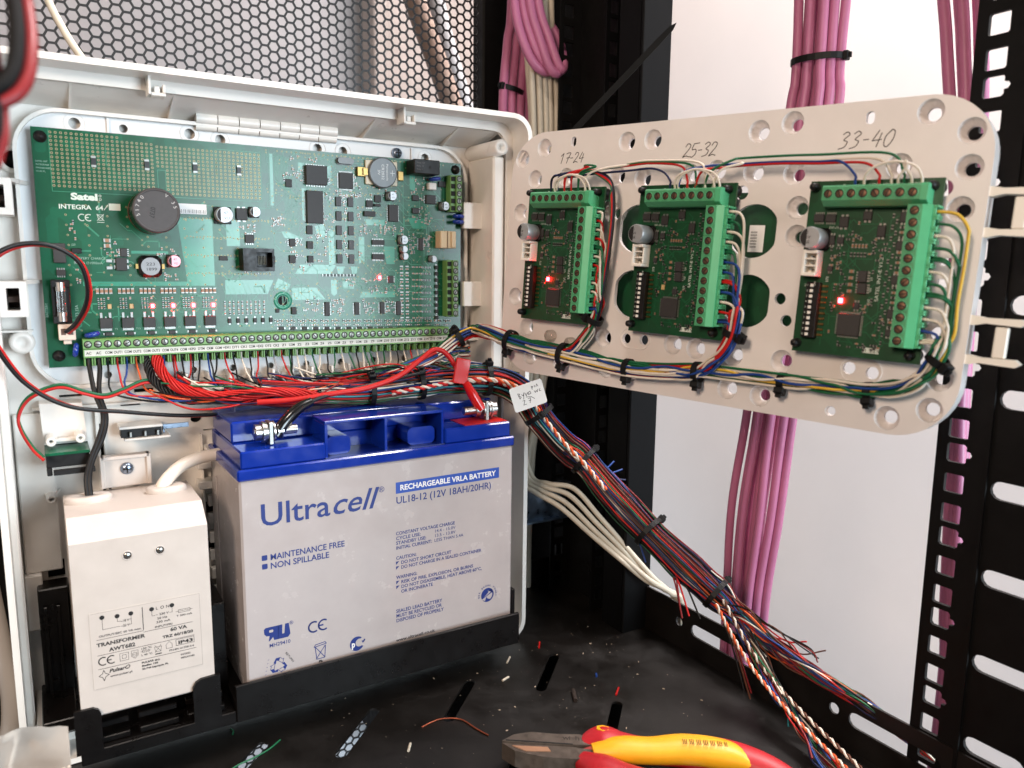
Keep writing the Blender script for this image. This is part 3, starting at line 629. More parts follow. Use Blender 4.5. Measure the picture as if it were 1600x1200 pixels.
# ------------------------------------------------------------------ small switch boards above the transformer
t = thing('tamper_board', 'white bracket with two round posts over a black micro switch, upper left of transformer', 'switch', FB(5, 13, -190))
b = MB(); b.prism([(-11.5, 37), (10, 36), (11.5, 13), (-10.5, 13)], 0, 14, 0); b.cbox(-9, 10.6, 15, 17, 14.02, 20, .5); b.build('bracket', WHITE, t)
for x, y in ((-7, 17), (7.5, 17.6)):
    b = MB(); b.lathe([(2.9, 14), (2.6, 27), (2.4, 27.4), (1.2, 27.4), (1.1, 20), (0, 20)], 18, 0, None, x, y); b.build('post', WHITE, t)
b = MB(); b.cbox(-10.5, 11.5, 11, 12.6, 2, 36, .15); b.build('board', PCBM, t)
b = MB(); b.cbox(-10.2, 11.2, 3.6, 10.9, 6, 33, .4); b.cbox(-10.2, -7.5, -1, 3.5, 10, 33, .4); b.build('switch_body', BLACKP, t)
b = MB(); b.cbox(-7, 13.5, -.4, 2.6, 33.5, 36, .3); b.build('lever', BLACKP, t)
t = thing('micro_switch', 'small black micro switch with metal lever in a white holder, below the board', 'switch', FB(45, 10, -174))
b = MB(); b.cbox(-12, 12, 2.6, 4.2, 0, 15, .3); b.cbox(-9.5, 16, -4.6, -3.2, 0, 15, .3); b.build('holder', WHITE, t)
b = MB(); b.cbox(-11, 11.5, -3.1, 2.5, 3, 12, .3); b.build('switch_body', BLACKP, t)
for x in (-6.5, 1.5, 8.5):
    b = MB(); b.cbox(x, x+1.2, -2.4, .6, 12.02, 15, .1); b.build('contact', TIN, t)
b = MB(); b.cbox(12.2, 27, .5, 3.5, 12, 13, .2); b.cbox(12.2, 13.2, -2, 3, 8, 12, .2); b.build('lever', ZINC, t)
# ================================================================== battery
bat = thing('battery', 'grey sealed lead battery with blue lid and blue printing', 'battery', FB(85.6, -75.2, -322.2, .017))
b = MB(); b.cbox(0, 181, 0, 128.9, -77, 0, 1.2); b.cbox(-.6, 0-.02, 20, 118, -62, -58, .2); b.build('body', BATG, bat)
b = MB(); b.cbox(-.8, 181.8, 129, 135.6, -77.8, .9, .9); lid = b.build('lid', BATB, bat)
b = MB(); b.cbox(1.6, 50.4, 135.65, 145.6, -76, -.9, .9); b.cbox(129.6, 179.4, 135.65, 145.6, -76, -.9, .9); b.cbox(50.42, 129.58, 135.65, 145.6, -76, -25, .3)
slab = b.build('lid_ledge', BATB, bat)
b = MB(); b.cbox(2.4, 178.6, 145.65, 158.2, -75.6, -25.1, 1.0); b.cbox(50.5, 129.5, 156.2, 158.2, -25.05, -2.2, .4)
for x0, x1 in ((50.5, 52.4), (88.4, 90.3), (127.6, 129.5)): b.cbox(x0, x1, 135.7, 156.15, -24.9, -2.4, .3)
b.build('lid_block', BATB, bat)
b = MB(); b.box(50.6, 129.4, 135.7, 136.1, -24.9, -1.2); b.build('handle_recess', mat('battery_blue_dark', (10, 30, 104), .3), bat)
for x0, x1 in ((106, 125), (53, 68)):
    b = MB(); b.prism(rrect(x0, x1, 136.15, 147.5, 3.4, 5), -24.5, -7, smooth=False); b.build('recess_block', BATB, bat)
b = MB(); b.cbox(146, 178.8, 145.62, 146.0, -24.5, -4, .1); b.build('polarity_plate', BATR, bat)
RX = Matrix.Rotation(math.radians(90), 4, 'Y')
for x, sgn in ((21.7, 1), (166.7, -1)):
    t = MB(); t.cbox(-1.2, 1.2, -6, 7, -5, 5, .3); tab = t.build('terminal_tab', TIN, bat, (x, 152, -15))
    t = MB(); t.cyl(0, 0, -18*.5, 16, 2.6, n=12)
    for k in range(12): t.lathe([(2.6, 4+k), (2.95, 4.4+k), (2.6, 4.8+k)], 12)
    t.cyl(0, 0, -8.4, -4.8, 5, n=6); bolt = t.build('bolt', STEEL, bat, (x, 153, -15), (0, math.radians(90*sgn), 0))
    t = MB(); t.cyl(0, 0, 4.2, 7.6, 4.8, n=6); t.build('nut', STEEL, bolt)
    t = MB(); t.cyl(0, 0, -4.6, -3.2, 6.2, n=20); t.cyl(0, 0, -3, -1.6, 5.6, n=20); t.cyl(0, 0, 1.6, 2.6, 6, n=20); t.build('washer', STEEL, bolt)
BZ = .06
def bt(body, x, y, s, fit=None, mt=INKB, **k): return text(bat, body, x, y, BZ, s, mt, fit, **k)
bt('Ultra', 10.4, 101.4, 13.4, 40.5, bold=.16, sp=1.0); bt('cell', 52.0, 101.4, 13.4, 29.5, bold=.16, shear=.32)
bt('®', 83, 110.6, 3.6)
b = MB(); b.box(94.4, 170, 108, 115.3, .03, .05); b.build('print_bar', mat('bar_blue', (22, 66, 156), .4), bat)
bt('RECHARGEABLE VRLA BATTERY', 97.2, 109.9, 3.5, 70, mt=mat('ink_white', (226, 222, 218), .5), bold=.12, name='lettering')
bt('UL18-12 (12V 18AH/20HR)', 94.4, 101.5, 4.6, 69, bold=.07)
for y, s, f in ((81, 'CONSTANT VOLTAGE CHARGE', 42), (77.8, 'CYCLE USE:', 17), (74.7, 'STANDBY USE:', 21), (71.5, 'INITIAL CURRENT:', 25)): bt(s, 94.1, y, 2.2, f, bold=.05)
for y, s, f in ((77.9, '14.4 - 15.0V', 15), (74.8, '13.5 - 13.8V', 15), (71.6, 'LESS THAN 5.4A', 21.3)): bt(s, 121, y, 2.1, f)
for y, s, f, x in ((64.8, 'CAUTION:', 14, 94), (61.4, 'DO NOT SHORT CIRCUIT', 36, 97.3), (58.2, 'DO NOT CHARGE IN A SEALED CONTAINER', 59, 97.3), (51.9, 'WARNING:', 14.6, 94), (48.4, 'RISK OF FIRE, EXPLOSION, OR BURNS', 52.6, 97.3), (45.2, 'DO NOT DISASSEMBLE, HEAT ABOVE 60°C,', 59.3, 97.3), (42, 'OR INCINERATE', 22.5, 97.2)): bt(s, x, y, 2.2, f, bold=.05)
b = MB()
for y in (61.4, 58.2, 48.4, 45.2): b.add([(93.9, y+2.2, BZ), (96.2, y+2.2, BZ), (93.9, y, BZ)], [(0, 2, 1)])
for y in (82.2, 77.0):
    pl = rrect(10.8, 14, y-1.4, y+1.8, .6, 3); b.add([(p[0], p[1], BZ) for p in pl], [tuple(range(len(pl)))])
tag(b.build('bullets', INKB, bat), kind='stuff')
bt('MAINTENANCE FREE', 15.6, 80.4, 3.7, 44.5, bold=.08); bt('NON SPILLABLE', 15.5, 75.2, 3.7, 34.8, bold=.08)
for y, s, f in ((29.2, 'SEALED LEAD BATTERY', 33), (26, 'MUST BE RECYCLED OR', 32.6), (22.8, 'DISPOSED OF PROPERLY', 34)): bt(s, 93.6, y, 2.3, f, bold=.05)
bt('www.ultracell.co.uk', 93.4, 9.6, 2.1, 28, mt=INKK, bold=.06)
bt('MH29410', 13.2, 27.2, 2.3, 12.2, bold=.02); bt('®', 25.4, 38.5, 2.2)
ce(bat, 36.8, 30.2, 6.4, 1.0, BZ, INKB)
# component mark: mirrored R and U set close and leaning
b = MB()
def poly(P, z=BZ, bb=None):
    tr = geometry.tessellate_polygon([[Vector((x, y, 0)) for x, y in P]]); (bb or b).add([(x, y, z) for x, y in P], [tuple(t) if ((P[t[1]][0]-P[t[0]][0])*(P[t[2]][1]-P[t[0]][1])-(P[t[1]][1]-P[t[0]][1])*(P[t[2]][0]-P[t[0]][0])) > 0 else tuple(t)[::-1] for t in tr])
poly([(10.4, 38.8), (11.4, 39.8), (19.4, 39.8), (18.6, 31.2), (16.2, 31.2), (15.6, 33.4), (13.6, 31.2), (13.0, 31.2), (13.6, 34.4), (11.8, 34.6), (10.6, 36.0)])
poly([(18.8, 39.8), (21.2, 39.8), (20.9, 34), (22.2, 34), (22.8, 39.8), (25, 39.8), (25.8, 33), (24.4, 31.2), (18.4, 31.2)])
b.build('component_mark', INKB, bat)
b = MB(); pl = rrect(13.4, 15.8, 36.4, 38.0, .5, 3); b.add([(p[0], p[1], BZ+.03) for p in pl], [tuple(range(len(pl)))]); b.build('component_mark_counter', BATG, bat)
# recycling arrows, bin, round marks
b = MB()
for a in (90, 210, 330):
    R_ = lambda x, y: (18.2+x*math.cos(math.radians(a-90))-y*math.sin(math.radians(a-90)), 14.6+x*math.sin(math.radians(a-90))+y*math.cos(math.radians(a-90)))
    poly([R_(-3.0, 2.2), (R_(-1.4, 5.0)), R_(1.2, 5.0), R_(.2, 2.9), R_(-1.2, 3.4), R_(-1.6, 1.4)])
b.build('recycling_arrows', INKB, bat)
S_ = []
for a in (90, 210, 330):
    R_ = lambda x, y: (18.2+x*math.cos(math.radians(a-90))-y*math.sin(math.radians(a-90)), 14.6+x*math.sin(math.radians(a-90))+y*math.cos(math.radians(a-90)))
    S_ += [[R_(1.2, 5.0), R_(2.4, 3.4), R_(3.2, 3.8), R_(2.4, 1.0), R_(.2, 2.9)]]
for k in range(5): S_.append([(10.2+k*.5+.0, 10.8+k*2.2), (10.7+k*.5, 11.0+k*2.2)])
strokes(bat, S_, .28, BZ, INKB)
text(bat, 'RECYCLE', 13.6, 7.4, BZ, 1.3, INKK, 9, bold=.05)
text(bat, 'RETURN', 22.2, 21.4, BZ, 1.2, INKK, 8, rotz=math.radians(-58))
strokes(bat, [[(40.4, 20), (41.2, 12.2), (46.2, 12.2), (46.8, 20)], [(39.8, 20.2), (40.6, 21.6), (46.6, 22.2), (47.4, 21), (39.8, 20.2)], [(40.9, 12.4), (46.6, 20)], [(46.3, 12.4), (40.6, 20)]], .45, BZ, INKB); bt('Pb', 42.4, 9.6, 1.5, 2.4, mt=INKK, bold=.08)
b = MB(); poly([p for p in arc(67, 15.4, 4.7, 48, 330, 26)]+[(69.4, 13.6)]+[p for p in arc(68.6, 15.8, 2.6, 300, 70, 14)]); poly([(69.6, 16.6), (72.4, 16.6), (72.4, 17.4), (71.4, 17.4), (71.4, 15.4), (70.6, 15.0), (70.4, 16.0)]); b.build('conformity_mark', INKB, bat)
text(bat, 'p', 63.4, 13.6, BZ+.03, 4.0, mat('ink_white', (226, 222, 218), .5), 2.2, bold=.2)
b = MB()
ring = arc(161.5, 26, 5.0, 0, 360, 30)
poly(arc(161.5, 26, 5, 30, 210, 16)[::-1]+[(158.6, 24.6), (162.6, 28), (161.4, 29.2), (165, 29.8), (165.4, 27.2)]); poly(arc(161.5, 26, 5, 215, 390, 16)+arc(161.5, 26, 3.9, 390, 300, 8)+[(161.6, 23.4), (160.6, 24.8), (159.6, 22.0)])
b.build('recycling_dot', INKB, bat)
for k, ch in enumerate('DER GRÜNE PUNKT'):
    a = 190-k*14.2
    if ch != ' ': text(bat, ch, 161.5+6.2*math.cos(math.radians(a)), 26+6.2*math.sin(math.radians(a)), BZ, 1.2, INKB, rotz=math.radians(a-90), bold=.04)
# ================================================================== main circuit board
BF = FB(0, 0, -133)
pcb = thing('circuit_board', 'large green main circuit board screwed into the white enclosure', 'circuit board', BF)
T2 = Matrix.Translation((0, 133, 0)); B0 = 133
def PM(): return MB(T2)
def at(u, v, w=0): return (u, v+B0, w)
b = PM(); b.plate([(0, -132.7), (264, -132.7), (264, 0), (0, 0)], [circ(133.5, -96.4, 3.2, 20)], -1.6, 0); b.build('board', PCBM, pcb)
# --- traces, vias and plated holes
random.seed(11)
tr = PM(); vi = PM()
def trace(P, w=.35):
    for (x0, y0), (x1, y1) in zip(P, P[1:]):
        d = Vector((x1-x0, y1-y0, 0))
        if d.length < .05: continue
        n = Vector((-d.y, d.x, 0)).normalized()*w/2; e = d.normalized()*w*.4
        tr.add([(x0-n.x-e.x, y0-n.y-e.y, .03), (x1-n.x+e.x, y1-n.y+e.y, .03), (x1+n.x+e.x, y1+n.y+e.y, .03), (x0+n.x-e.x, y0+n.y-e.y, .03)], [(0, 1, 2, 3)])
def via(x, y, r=.55, z=.05, bb=None):
    bb = bb or vi
    bb.add([(p[0], p[1], z) for p in circ(x, y, r, 8)], [tuple(range(8))], 0)
    bb.add([(p[0], p[1], z+.02) for p in circ(x, y, r*.62, 6)], [tuple(range(6))], 1)
def route(x, y, dx, dy, n):
    P = [(x, y)]; a = random.choice([0, 45, 90, 135, 180, 225, 270, 315])
    for _ in range(n):
        l = random.uniform(1.5, 9); x += l*math.cos(math.radians(a)); y += l*math.sin(math.radians(a))
        x = min(max(x, dx[0]), dx[1]); y = min(max(y, dy[0]), dy[1]); P.append((x, y)); a += random.choice([-45, 45, 45, -45, 90])
    return P
for k in range(340):
    x, y = random.uniform(128, 250), random.uniform(-112, -4); P = route(x, y, (126, 250), (-113, -2), random.randint(2, 5)); trace(P, random.choice([.25, .3, .3, .5])); via(*P[-1], .45); via(*P[0], .45)
for k in range(10):
    u = 131+k*.9; trace([(u, -3-k*.3), (u, -20-k*.4), (u+6, -26-k*.4), (u+6, -50-k)], .3)
for k in range(60):
    P = route(random.uniform(10, 120), random.uniform(-112, -36), (8, 122), (-112, -36), random.randint(1, 3)); trace(P, random.choice([.3, .6, .9])); via(*P[-1], .5)
for k in range(14): trace([(96+k*3.2, -86-(k % 4)), (98+k*3.2, -92), (98+k*3.2, -98)], .25)
# stitched vias of the power planes
for i in range(11):
    for j in range(9):
        x, y = 14+i*10.3+random.uniform(-.4, .4), -41-j*5.6
        if random.random() < .9: via(x, y, .6); 
for i in range(26):
    for j in range(4): via(77+i*1.95+random.uniform(-.2, .2), -46-j*11+random.uniform(-.4, .4), .5)
po = PM()
for P in ([(146, -73), (170, -73), (166, -79), (142, -79)], [(98, -83), (128, -83), (124, -92), (98, -92)], [(139, -88), (156, -88), (162, -96), (140, -96)], [(131, -82), (139, -86), (136, -90), (128, -88)], [(165, -50), (169, -50), (169, -72), (165, -74)], [(170, -74), (176, -74), (174, -79), (171, -79)], [(180, -74), (185, -74), (184, -79), (181, -79)], [(186, -54), (190, -54), (190, -70), (186, -72)], [(166, -83), (170, -83), (170, -92), (168, -94), (166, -92)], [(174, -84), (182, -84), (182, -89), (174, -89)], [(188, -91), (212, -91), (212, -95), (186, -95)], [(134, -52), (138, -52), (148, -56), (146, -58), (136, -56)], [(148, -24), (151, -24), (151, -46), (148, -44)], [(190, -42), (205, -42), (205, -46), (192, -46)], [(222, -40), (236, -40), (236, -47), (226, -47)], [(204, -60), (212, -60), (212, -72), (206, -72)], [(224, -8), (228, -8), (228, -22), (224, -20)], [(72, -46), (92, -46), (92, -84), (76, -84)], [(100, -46), (108, -46), (108, -62), (100, -62)], [(20, -84), (92, -84), (92, -86.5), (20, -86.5)], [(46, -66), (66, -66), (66, -67.6), (46, -67.6)], [(128, -4), (130, -4), (130, -36), (128, -36)], [(146, -8), (150, -8), (148, -14), (146, -14)], [(164, -10), (168, -8), (168, -20), (164, -22)], [(156, -48), (162, -46), (164, -54), (158, -56)]):
    tr_ = geometry.tessellate_polygon([[Vector((x, y, 0)) for x, y in P]]); po.add([(x, y, .018) for x, y in P], [tuple(t) if ((P[t[1]][0]-P[t[0]][0])*(P[t[2]][1]-P[t[0]][1])-(P[t[1]][1]-P[t[0]][1])*(P[t[2]][0]-P[t[0]][0])) > 0 else tuple(t)[::-1] for t in tr_])
tag(po.build('copper_pours', POUR, pcb), kind='stuff')
tag(tr.build('traces', TRACE, pcb), kind='stuff')
# prototype field: plated holes
for (x0, x1, y0, y1) in ((9.2, 62, -33, -4.5), (68, 121.5, -33, -5.5), (63, 66.5, -18, -5.5)):
    nx = int((x1-x0)/2.54); ny = int((y0-y1)/-2.2)
    for i in range(nx+1):
        for j in range(ny+1): via(x0+i*2.54, y1-j*2.2, .72)
for i in range(14): via(9.2+i*2.54, -2.2, .72)
for i in range(40): via(133+i*3, -2+random.uniform(-.3, .3), .5); 
o = vi.build('plated_holes', [mat('plated', (158, 150, 112), .4, .5), mat('drill_dark', (14, 30, 22), .6)], pcb); tag(o, kind='stuff')
ml_ = strokes(pcb, [[at(8.3, -1.2)[:2], at(8.3, -34)[:2], at(62.6, -34)[:2], at(62.6, -18.7)[:2], at(67, -18.7)[:2], at(67, -34)[:2], at(122.4, -34)[:2], at(122.4, -4)[:2], at(96, -4)[:2], at(96, -20)[:2]], [at(36, -3)[:2], at(36, -18)[:2]], [at(127.5, -1)[:2], at(127.5, -38)[:2], at(80, -38)[:2]], [at(219, -2)[:2], at(219, -120)[:2]]], .35, .05, TRACE, 'mask_line'); tag(ml_, kind='stuff')
# --- SMD parts: each kind shares a mesh
_CH = {}
def chip_mesh(w, h, t, pins, body=0):
    key = (w, h, t, pins, body)
    if key in _CH: return _CH[key]
    b = MB(); b.cbox(-w/2, w/2, -h/2, h/2, .15, t, min(.25, t*.2), body)
    if pins:
        n = int(pins[1:]); kind = pins[0]
        def row(n, L, side):
            p = L/n
            for k in range(n):
                c = -L/2+p*(k+.5); q = p*.28
                if side == 'l': b.box(-w/2-1.0, -w/2-.01, c-q, c+q, .06, .4, 1)
                if side == 'r': b.box(w/2+.01, w/2+1.0, c-q, c+q, .06, .4, 1)
                if side == 't': b.box(c-q, c+q, h/2+.01, h/2+1.0, .06, .4, 1)
                if side == 'b': b.box(c-q, c+q, -h/2-1.0, -h/2-.01, .06, .4, 1)
        for sd in {'h': 'lr', 'v': 'tb', 'q': 'lrtb'}[kind]: row(n, (h if sd in 'lr' else w)*.94, sd)
    me = b.mesh('chip', [CHIPM, TIN, CHIPG]); _CH[key] = me; return me
CHIPS = [(157.1, -15.6, 13.9, 12.1, 4, 'q8'), (177.6, -17.6, 9.7, 10.4, 1.6, 'q12'), (155.8, -35.8, 10.8, 20.7, 3, 'h20'), (139.5, -21.5, 4.1, 5.0, 1.2, ''), (152.2, -50.5, 4.0, 5.7, 1.2, ''), (140.6, -58.9, 3.9, 4.9, 1.6, 'h4'), (152.1, -60.2, 4.0, 4.9, 1.6, ''), (140.3, -69.6, 4.0, 5.1, 1.6, ''), (152.3, -69.4, 3.7, 4.6, 1.6, ''),
 (199.8, -28.1, 4.6, 4.8, 1.4, ''), (193.8, -31.7, 4.8, 4.6, 1.6, 'v4'), (193.6, -38.4, 8.1, 3.4, 2.2, ''), (199.4, -32.4, 4.4, 1.8, 2, ''), (210.9, -37.3, 6.9, 11.3, 2.2, 'h9'), (199.6, -57.4, 9.0, 3.2, 1.6, 'v7'), (199.5, -67.1, 8.8, 3.7, 1.6, 'v7'), (231.8, -57.8, 3.2, 8.6, 1.6, 'h8'), (227.8, -26.1, 4.9, 3.8, 1.6, ''), (227.7, -34.9, 4.9, 3.8, 1.6, ''), (239.3, -26.6, 7.5, 6.1, 2.4, 'h3'), (208.8, -82.5, 3.8, 5.0, 1.5, 'h4'),
 (162.7, -102.3, 3.4, 9.3, 1.6, 'h8'), (183.5, -102.4, 3.3, 8.5, 1.6, 'h8'), (202.0, -102.2, 3.3, 8.0, 1.6, 'h8'), (214.3, -102.6, 3.4, 9.6, 1.6, 'h8'), (129.7, -102.8, 2.4, 2.6, 1.2, ''), (140.3, -103.0, 3.2, 4.7, 1.8, ''), (109.4, -42.3, 6.7, 7.3, 2.3, 'v2'), (113.7, -57.3, 5.5, 5.3, 1.5, 'v4'), (40.3, -73.8, 5.8, 7.4, 2.3, 'h2'), (41.9, -67.1, 3.6, 4.9, 1.4, 'h4'), (9.3, -68.0, 6.2, 10.9, 2.4, ''), (9.4, -78.9, 4.6, 3.3, 1.8, 'v4'), (97.5, -69.6, 5.1, 2.8, 1, '')]
for u, v, w, h, t, p in CHIPS: put('chip', chip_mesh(w, h, t, p), pcb, at(u, v))
for j in range(5):
    for i in range(2): put('chip', chip_mesh(3.8, 6.1, 1.4, '', 2), pcb, at(172.1+8.3*i, -31.3-9.4*j))
m_ = chip_mesh(3.4, 2.2, 1.2, 'h1')
for k in range(16): put('transistor', m_, pcb, at(131.8+k*7.65, -114.3-k*.24))
for u in (99.6, 104.8, 109.9, 115.2, 120.2, 125.3): put('transistor', chip_mesh(2.1, 3.0, 1.2, 'v1'), pcb, at(u, -108.6))
# six power transistors, each with its shunt, LED and resistors
fet = MB(); fet.cbox(-3.3, 3.3, -3, 3, .15, 2.3, .25); fet.box(-2.9, 2.9, -4.4, -3.02, .06, .6, 1)
for x in (-2.3, 2.3): fet.cbox(x-.7, x+.7, 3.02, 6.2, .06, .7, .1, 1)
fet.box(-.35, .35, 3.02, 4, .3, .8, 1)
fet = fet.mesh('power_transistor', [CHIPM, TIN])
led_off = MB(); led_off.cbox(-1, 1, -1.4, 1.4, .1, 1, .15); led_off = led_off.mesh('led', mat('led_off', (190, 160, 110), .4))
led_on = MB(); led_on.cbox(-1.0, 1.0, -1.2, 1.2, .1, 1.2, .3); led_on = led_on.mesh('led', LEDM)
diode = MB(); diode.cbox(-1.8, 1.8, -1.1, 1.1, .15, 1.8, .2); diode.box(-2.8, -1.82, -.6, .6, .06, .6, 1); diode.box(1.82, 2.8, -.6, .6, .06, .6, 1); diode = diode.mesh('diode', [CHIPM, TIN])
smd = PM()
def chipres(u, v, w=1.0, h=2.0, m=0, rot=0, t=.55):
    if rot: w, h = h, w
    if h >= w:
        smd.box(u-w/2, u+w/2, v-h/2+h*.22, v+h/2-h*.22, .05, t, m); smd.box(u-w/2, u+w/2, v+h/2-h*.21, v+h/2, .05, t+.02, 2); smd.box(u-w/2, u+w/2, v-h/2, v-h/2+h*.21, .05, t+.02, 2)
    else:
        smd.box(u-w/2+w*.22, u+w/2-w*.22, v-h/2, v+h/2, .05, t, m); smd.box(u+w/2-w*.21, u+w/2, v-h/2, v+h/2, .05, t+.02, 2); smd.box(u-w/2, u-w/2+w*.21, v-h/2, v+h/2, .05, t+.02, 2)
for k, u in enumerate((30.3, 41.8, 53.3, 64.8, 76.3, 87.9)):
    put('power_transistor', fet, pcb, at(u, -108.1)); put('diode', diode, pcb, at(u+1, -114.4))
    put('led', led_on if k >= 2 else led_off, pcb, at(u+2.4, -98.4))
    for q in range(4): chipres(u-3.4+q*2.3, -89.4, 1.6, 3.2, 1, t=1)
    for q in range(3):
        for z in range(3): chipres(u-3.2+q*1.5, -94.2-z*2.4, .8, 1.5, q % 2)
    chipres(u+2, -93.6, 1, 1.4, 1)
# fields of small resistors and capacitors
for k in range(10):
    u = 97.2+k*2.6*1.02
    for z in range(4): chipres(u+(k % 2)*.3, -97-z*2.3, .9, 1.7, (k+z) % 2)
for k in range(17):
    u = 130+k*7.65
    for q in range(4): chipres(u-2+q*1.55, -109.2-k*.2-(q % 2)*.4, .8, 1.7, (k+q) % 2)
    for q in range(3): chipres(u-1.6+q*1.7, -112.0-k*.22, 1.6, .8, q % 2, 0)
for j in range(9):
    v = -73.5-j*4.5
    for q in range(2): chipres(217+q*4.2, v, .9, 2.4, 2, 1); chipres(217+q*4.2, v-1.9, .9, 2.2, 1, 1)
    for q in range(3): chipres(226+q*2.8, v-.4, .9, 1.9, 1, 1)
    for q in range(3): chipres(233.5+q*2.6, v-.6, 1.5, 1.4, 0)
    put('transistor', chip_mesh(2.6, 2.8, 1.4, 'v1'), pcb, at(244, v-.6)); via(247.6, v, .5)
for (cx, cy, n, sx, sy) in ((142, -16, 16, 6, 4), (150, -6, 8, 10, 2), (166, -22, 8, 2, 8), (178, -26, 14, 8, 2), (186, -16, 8, 2.5, 8), (165, -48, 12, 4, 10), (176, -48, 26, 2, 22), (187, -45, 14, 1.5, 24), (198, -47, 16, 8, 6), (212, -49, 14, 7, 3), (205, -22, 10, 10, 4), (233, -38, 16, 8, 6), (232, -20, 14, 8, 8), (237, -58, 16, 3, 7), (226, -58, 14, 3, 7), (146, -66, 22, 8, 12), (143, -59, 8, 6, 3), (160, -62, 12, 5, 9), (113, -51, 10, 6, 3), (36, -64, 10, 4, 5), (64, -66, 8, 8, 2.5), (60, -81, 10, 10, 2), (16.5, -55, 6, 1.5, 6), (19, -80, 8, 2, 10), (190, -85, 16, 14, 3), (205, -90, 14, 12, 2.5), (132, -46, 18, 4, 3), (116, -74, 10, 6, 5), (170, -101, 20, 4, 5), (192, -101, 20, 4, 5), (208, -101, 14, 3, 5), (152, -100, 14, 5, 5)):
    for _ in range(n):
        chipres(cx+random.uniform(-sx, sx), cy+random.uniform(-sy, sy), .9, 1.7, random.choice([0, 1, 1]), random.choice([0, 1]))
for k in range(20): smd.box(160+k*1.2, 160.6+k*1.2, -80.6, -79, .05, .7, 0 if k % 2 else 2)
for u, v in ((29.5, -16.5), (57, -16.3), (83.5, -16), (109, -15.8)):
    b = MB(); b.cbox(-1.3, 1.3, -1.9, 1.9, .1, 1.4, .1); b.box(-1.2, 1.2, 1.92, 3.0, .1, 1.3, 1); b.box(-1.2, 1.2, -3.0, -1.92, .1, 1.3, 1); b.build('tantalum_capacitor', [SMDR, TIN], pcb, at(u, v))
for v in (-60.4, -63.4): chipres(33.6, v, 2, 3.6, 1, 1, t=1.6)
for v in (-72, -76): chipres(34, v, 1.6, 3, 2, 1, t=1.2)
o = smd.build('small_components', [SMDR, CERAM, TIN], pcb); tag(o, kind='stuff')
# --- electrolytic cans
def can(u, v, r, h, top=ALU):
    b = MB(); b.cbox(-r*1.03, r*1.03, -r*1.03, r*1.03, 0.1, 1.2, .3, 1); b.lathe([(r*.98, 1.2), (r, 1.6), (r*.94, 2.2), (r, 2.8), (r, h-.4), (r*.93, h)], 20); b.disc(0, 0, h, r*.93)
    b.add([(p[0], p[1], h+.02) for p in [(r*.9*math.cos(math.radians(a)), r*.9*math.sin(math.radians(a))) for a in range(120, 241, 15)]], [tuple(range(9))], 2)
    o = b.build('can_capacitor', [top, BLACKP, INKK], pcb, at(u, v))
    if r > 2.9:
        text(o, '47', -.6, .4, h+.03, r*.36, INKK); text(o, 'VO', -.6, -r*.55, h+.03, r*.36, INKK)
CANS = [(208.6, -26.0, 3.1, 6), (249.0, -30.8, 3.1, 6), (116.9, -40.8, 3.2, 6), (217.1, -55.3, 3.1, 5.5), (217.4, -61.7, 2.4, 5.5), (217.9, -66.5, 2.4, 5.5), (239.8, -68.0, 2.4, 5.5), (98.0, -43.5, 5, 8)]
for c in CANS: can(*c)
can(68.4, -71.7, 3.6, 7, mat('pink_can', (214, 150, 158), .35, .5))
b = MB(); b.cyl(0, 0, .1, 23, 12.6, n=40, m=0, cap=(1, 0)); b.lathe([(12.6, 23), (12.2, 24.2), (11.4, 24.6), (11, 24.1)], 40, 1); b.disc(0, 0, 24.1, 11, 40, 1); b.lathe([(12.64, .4), (12.64, 3)], 40, 2)
o = b.build('large_capacitor', [mat('cap_sleeve', (22, 20, 22), .25), mat('cap_top', (62, 58, 58), .55, var=.08, vscale=400), mat('cap_sleeve_red', (140, 26, 36), .4)], pcb, at(58, -43.6))
for s, a, rr in (('51740', 200, 10.6), ('V 35', 62, 10.6)):
    for k, ch in enumerate(s): text(o, ch, rr*.86*math.cos(math.radians(a-k*15)), rr*.86*math.sin(math.radians(a-k*15)), 24.15, 2.1, mat('cap_print', (190, 186, 184), .6), rotz=math.radians(a-k*15-90))
text(o, '0737', -3, 2, 24.15, 2.6, INKK, 6, bold=.05, rotz=math.radians(-100))
b = MB(); b.cbox(-6.4, 6.4, -6.4, 6.4, .1, 4.6, 2.2, 0); b.cyl(0, 0, 4.65, 5.4, 5.2, n=28, m=1); b.box(-7.8, -6.42, -1.4, 1.4, .1, 3, 2); b.box(6.42, 7.8, -1.4, 1.4, .1, 3, 2)
o = b.build('inductor', [BLACKP, mat('ferrite', (150, 156, 162), .5, var=.05, vscale=500), GOLD], pcb, at(55.4, -75)); text(o, '223', -2.4, .6, 5.45, 1.7, INKK, 4.6); text(o, '1899', -2.8, -2.4, 5.45, 1.7, INKK, 5.4)
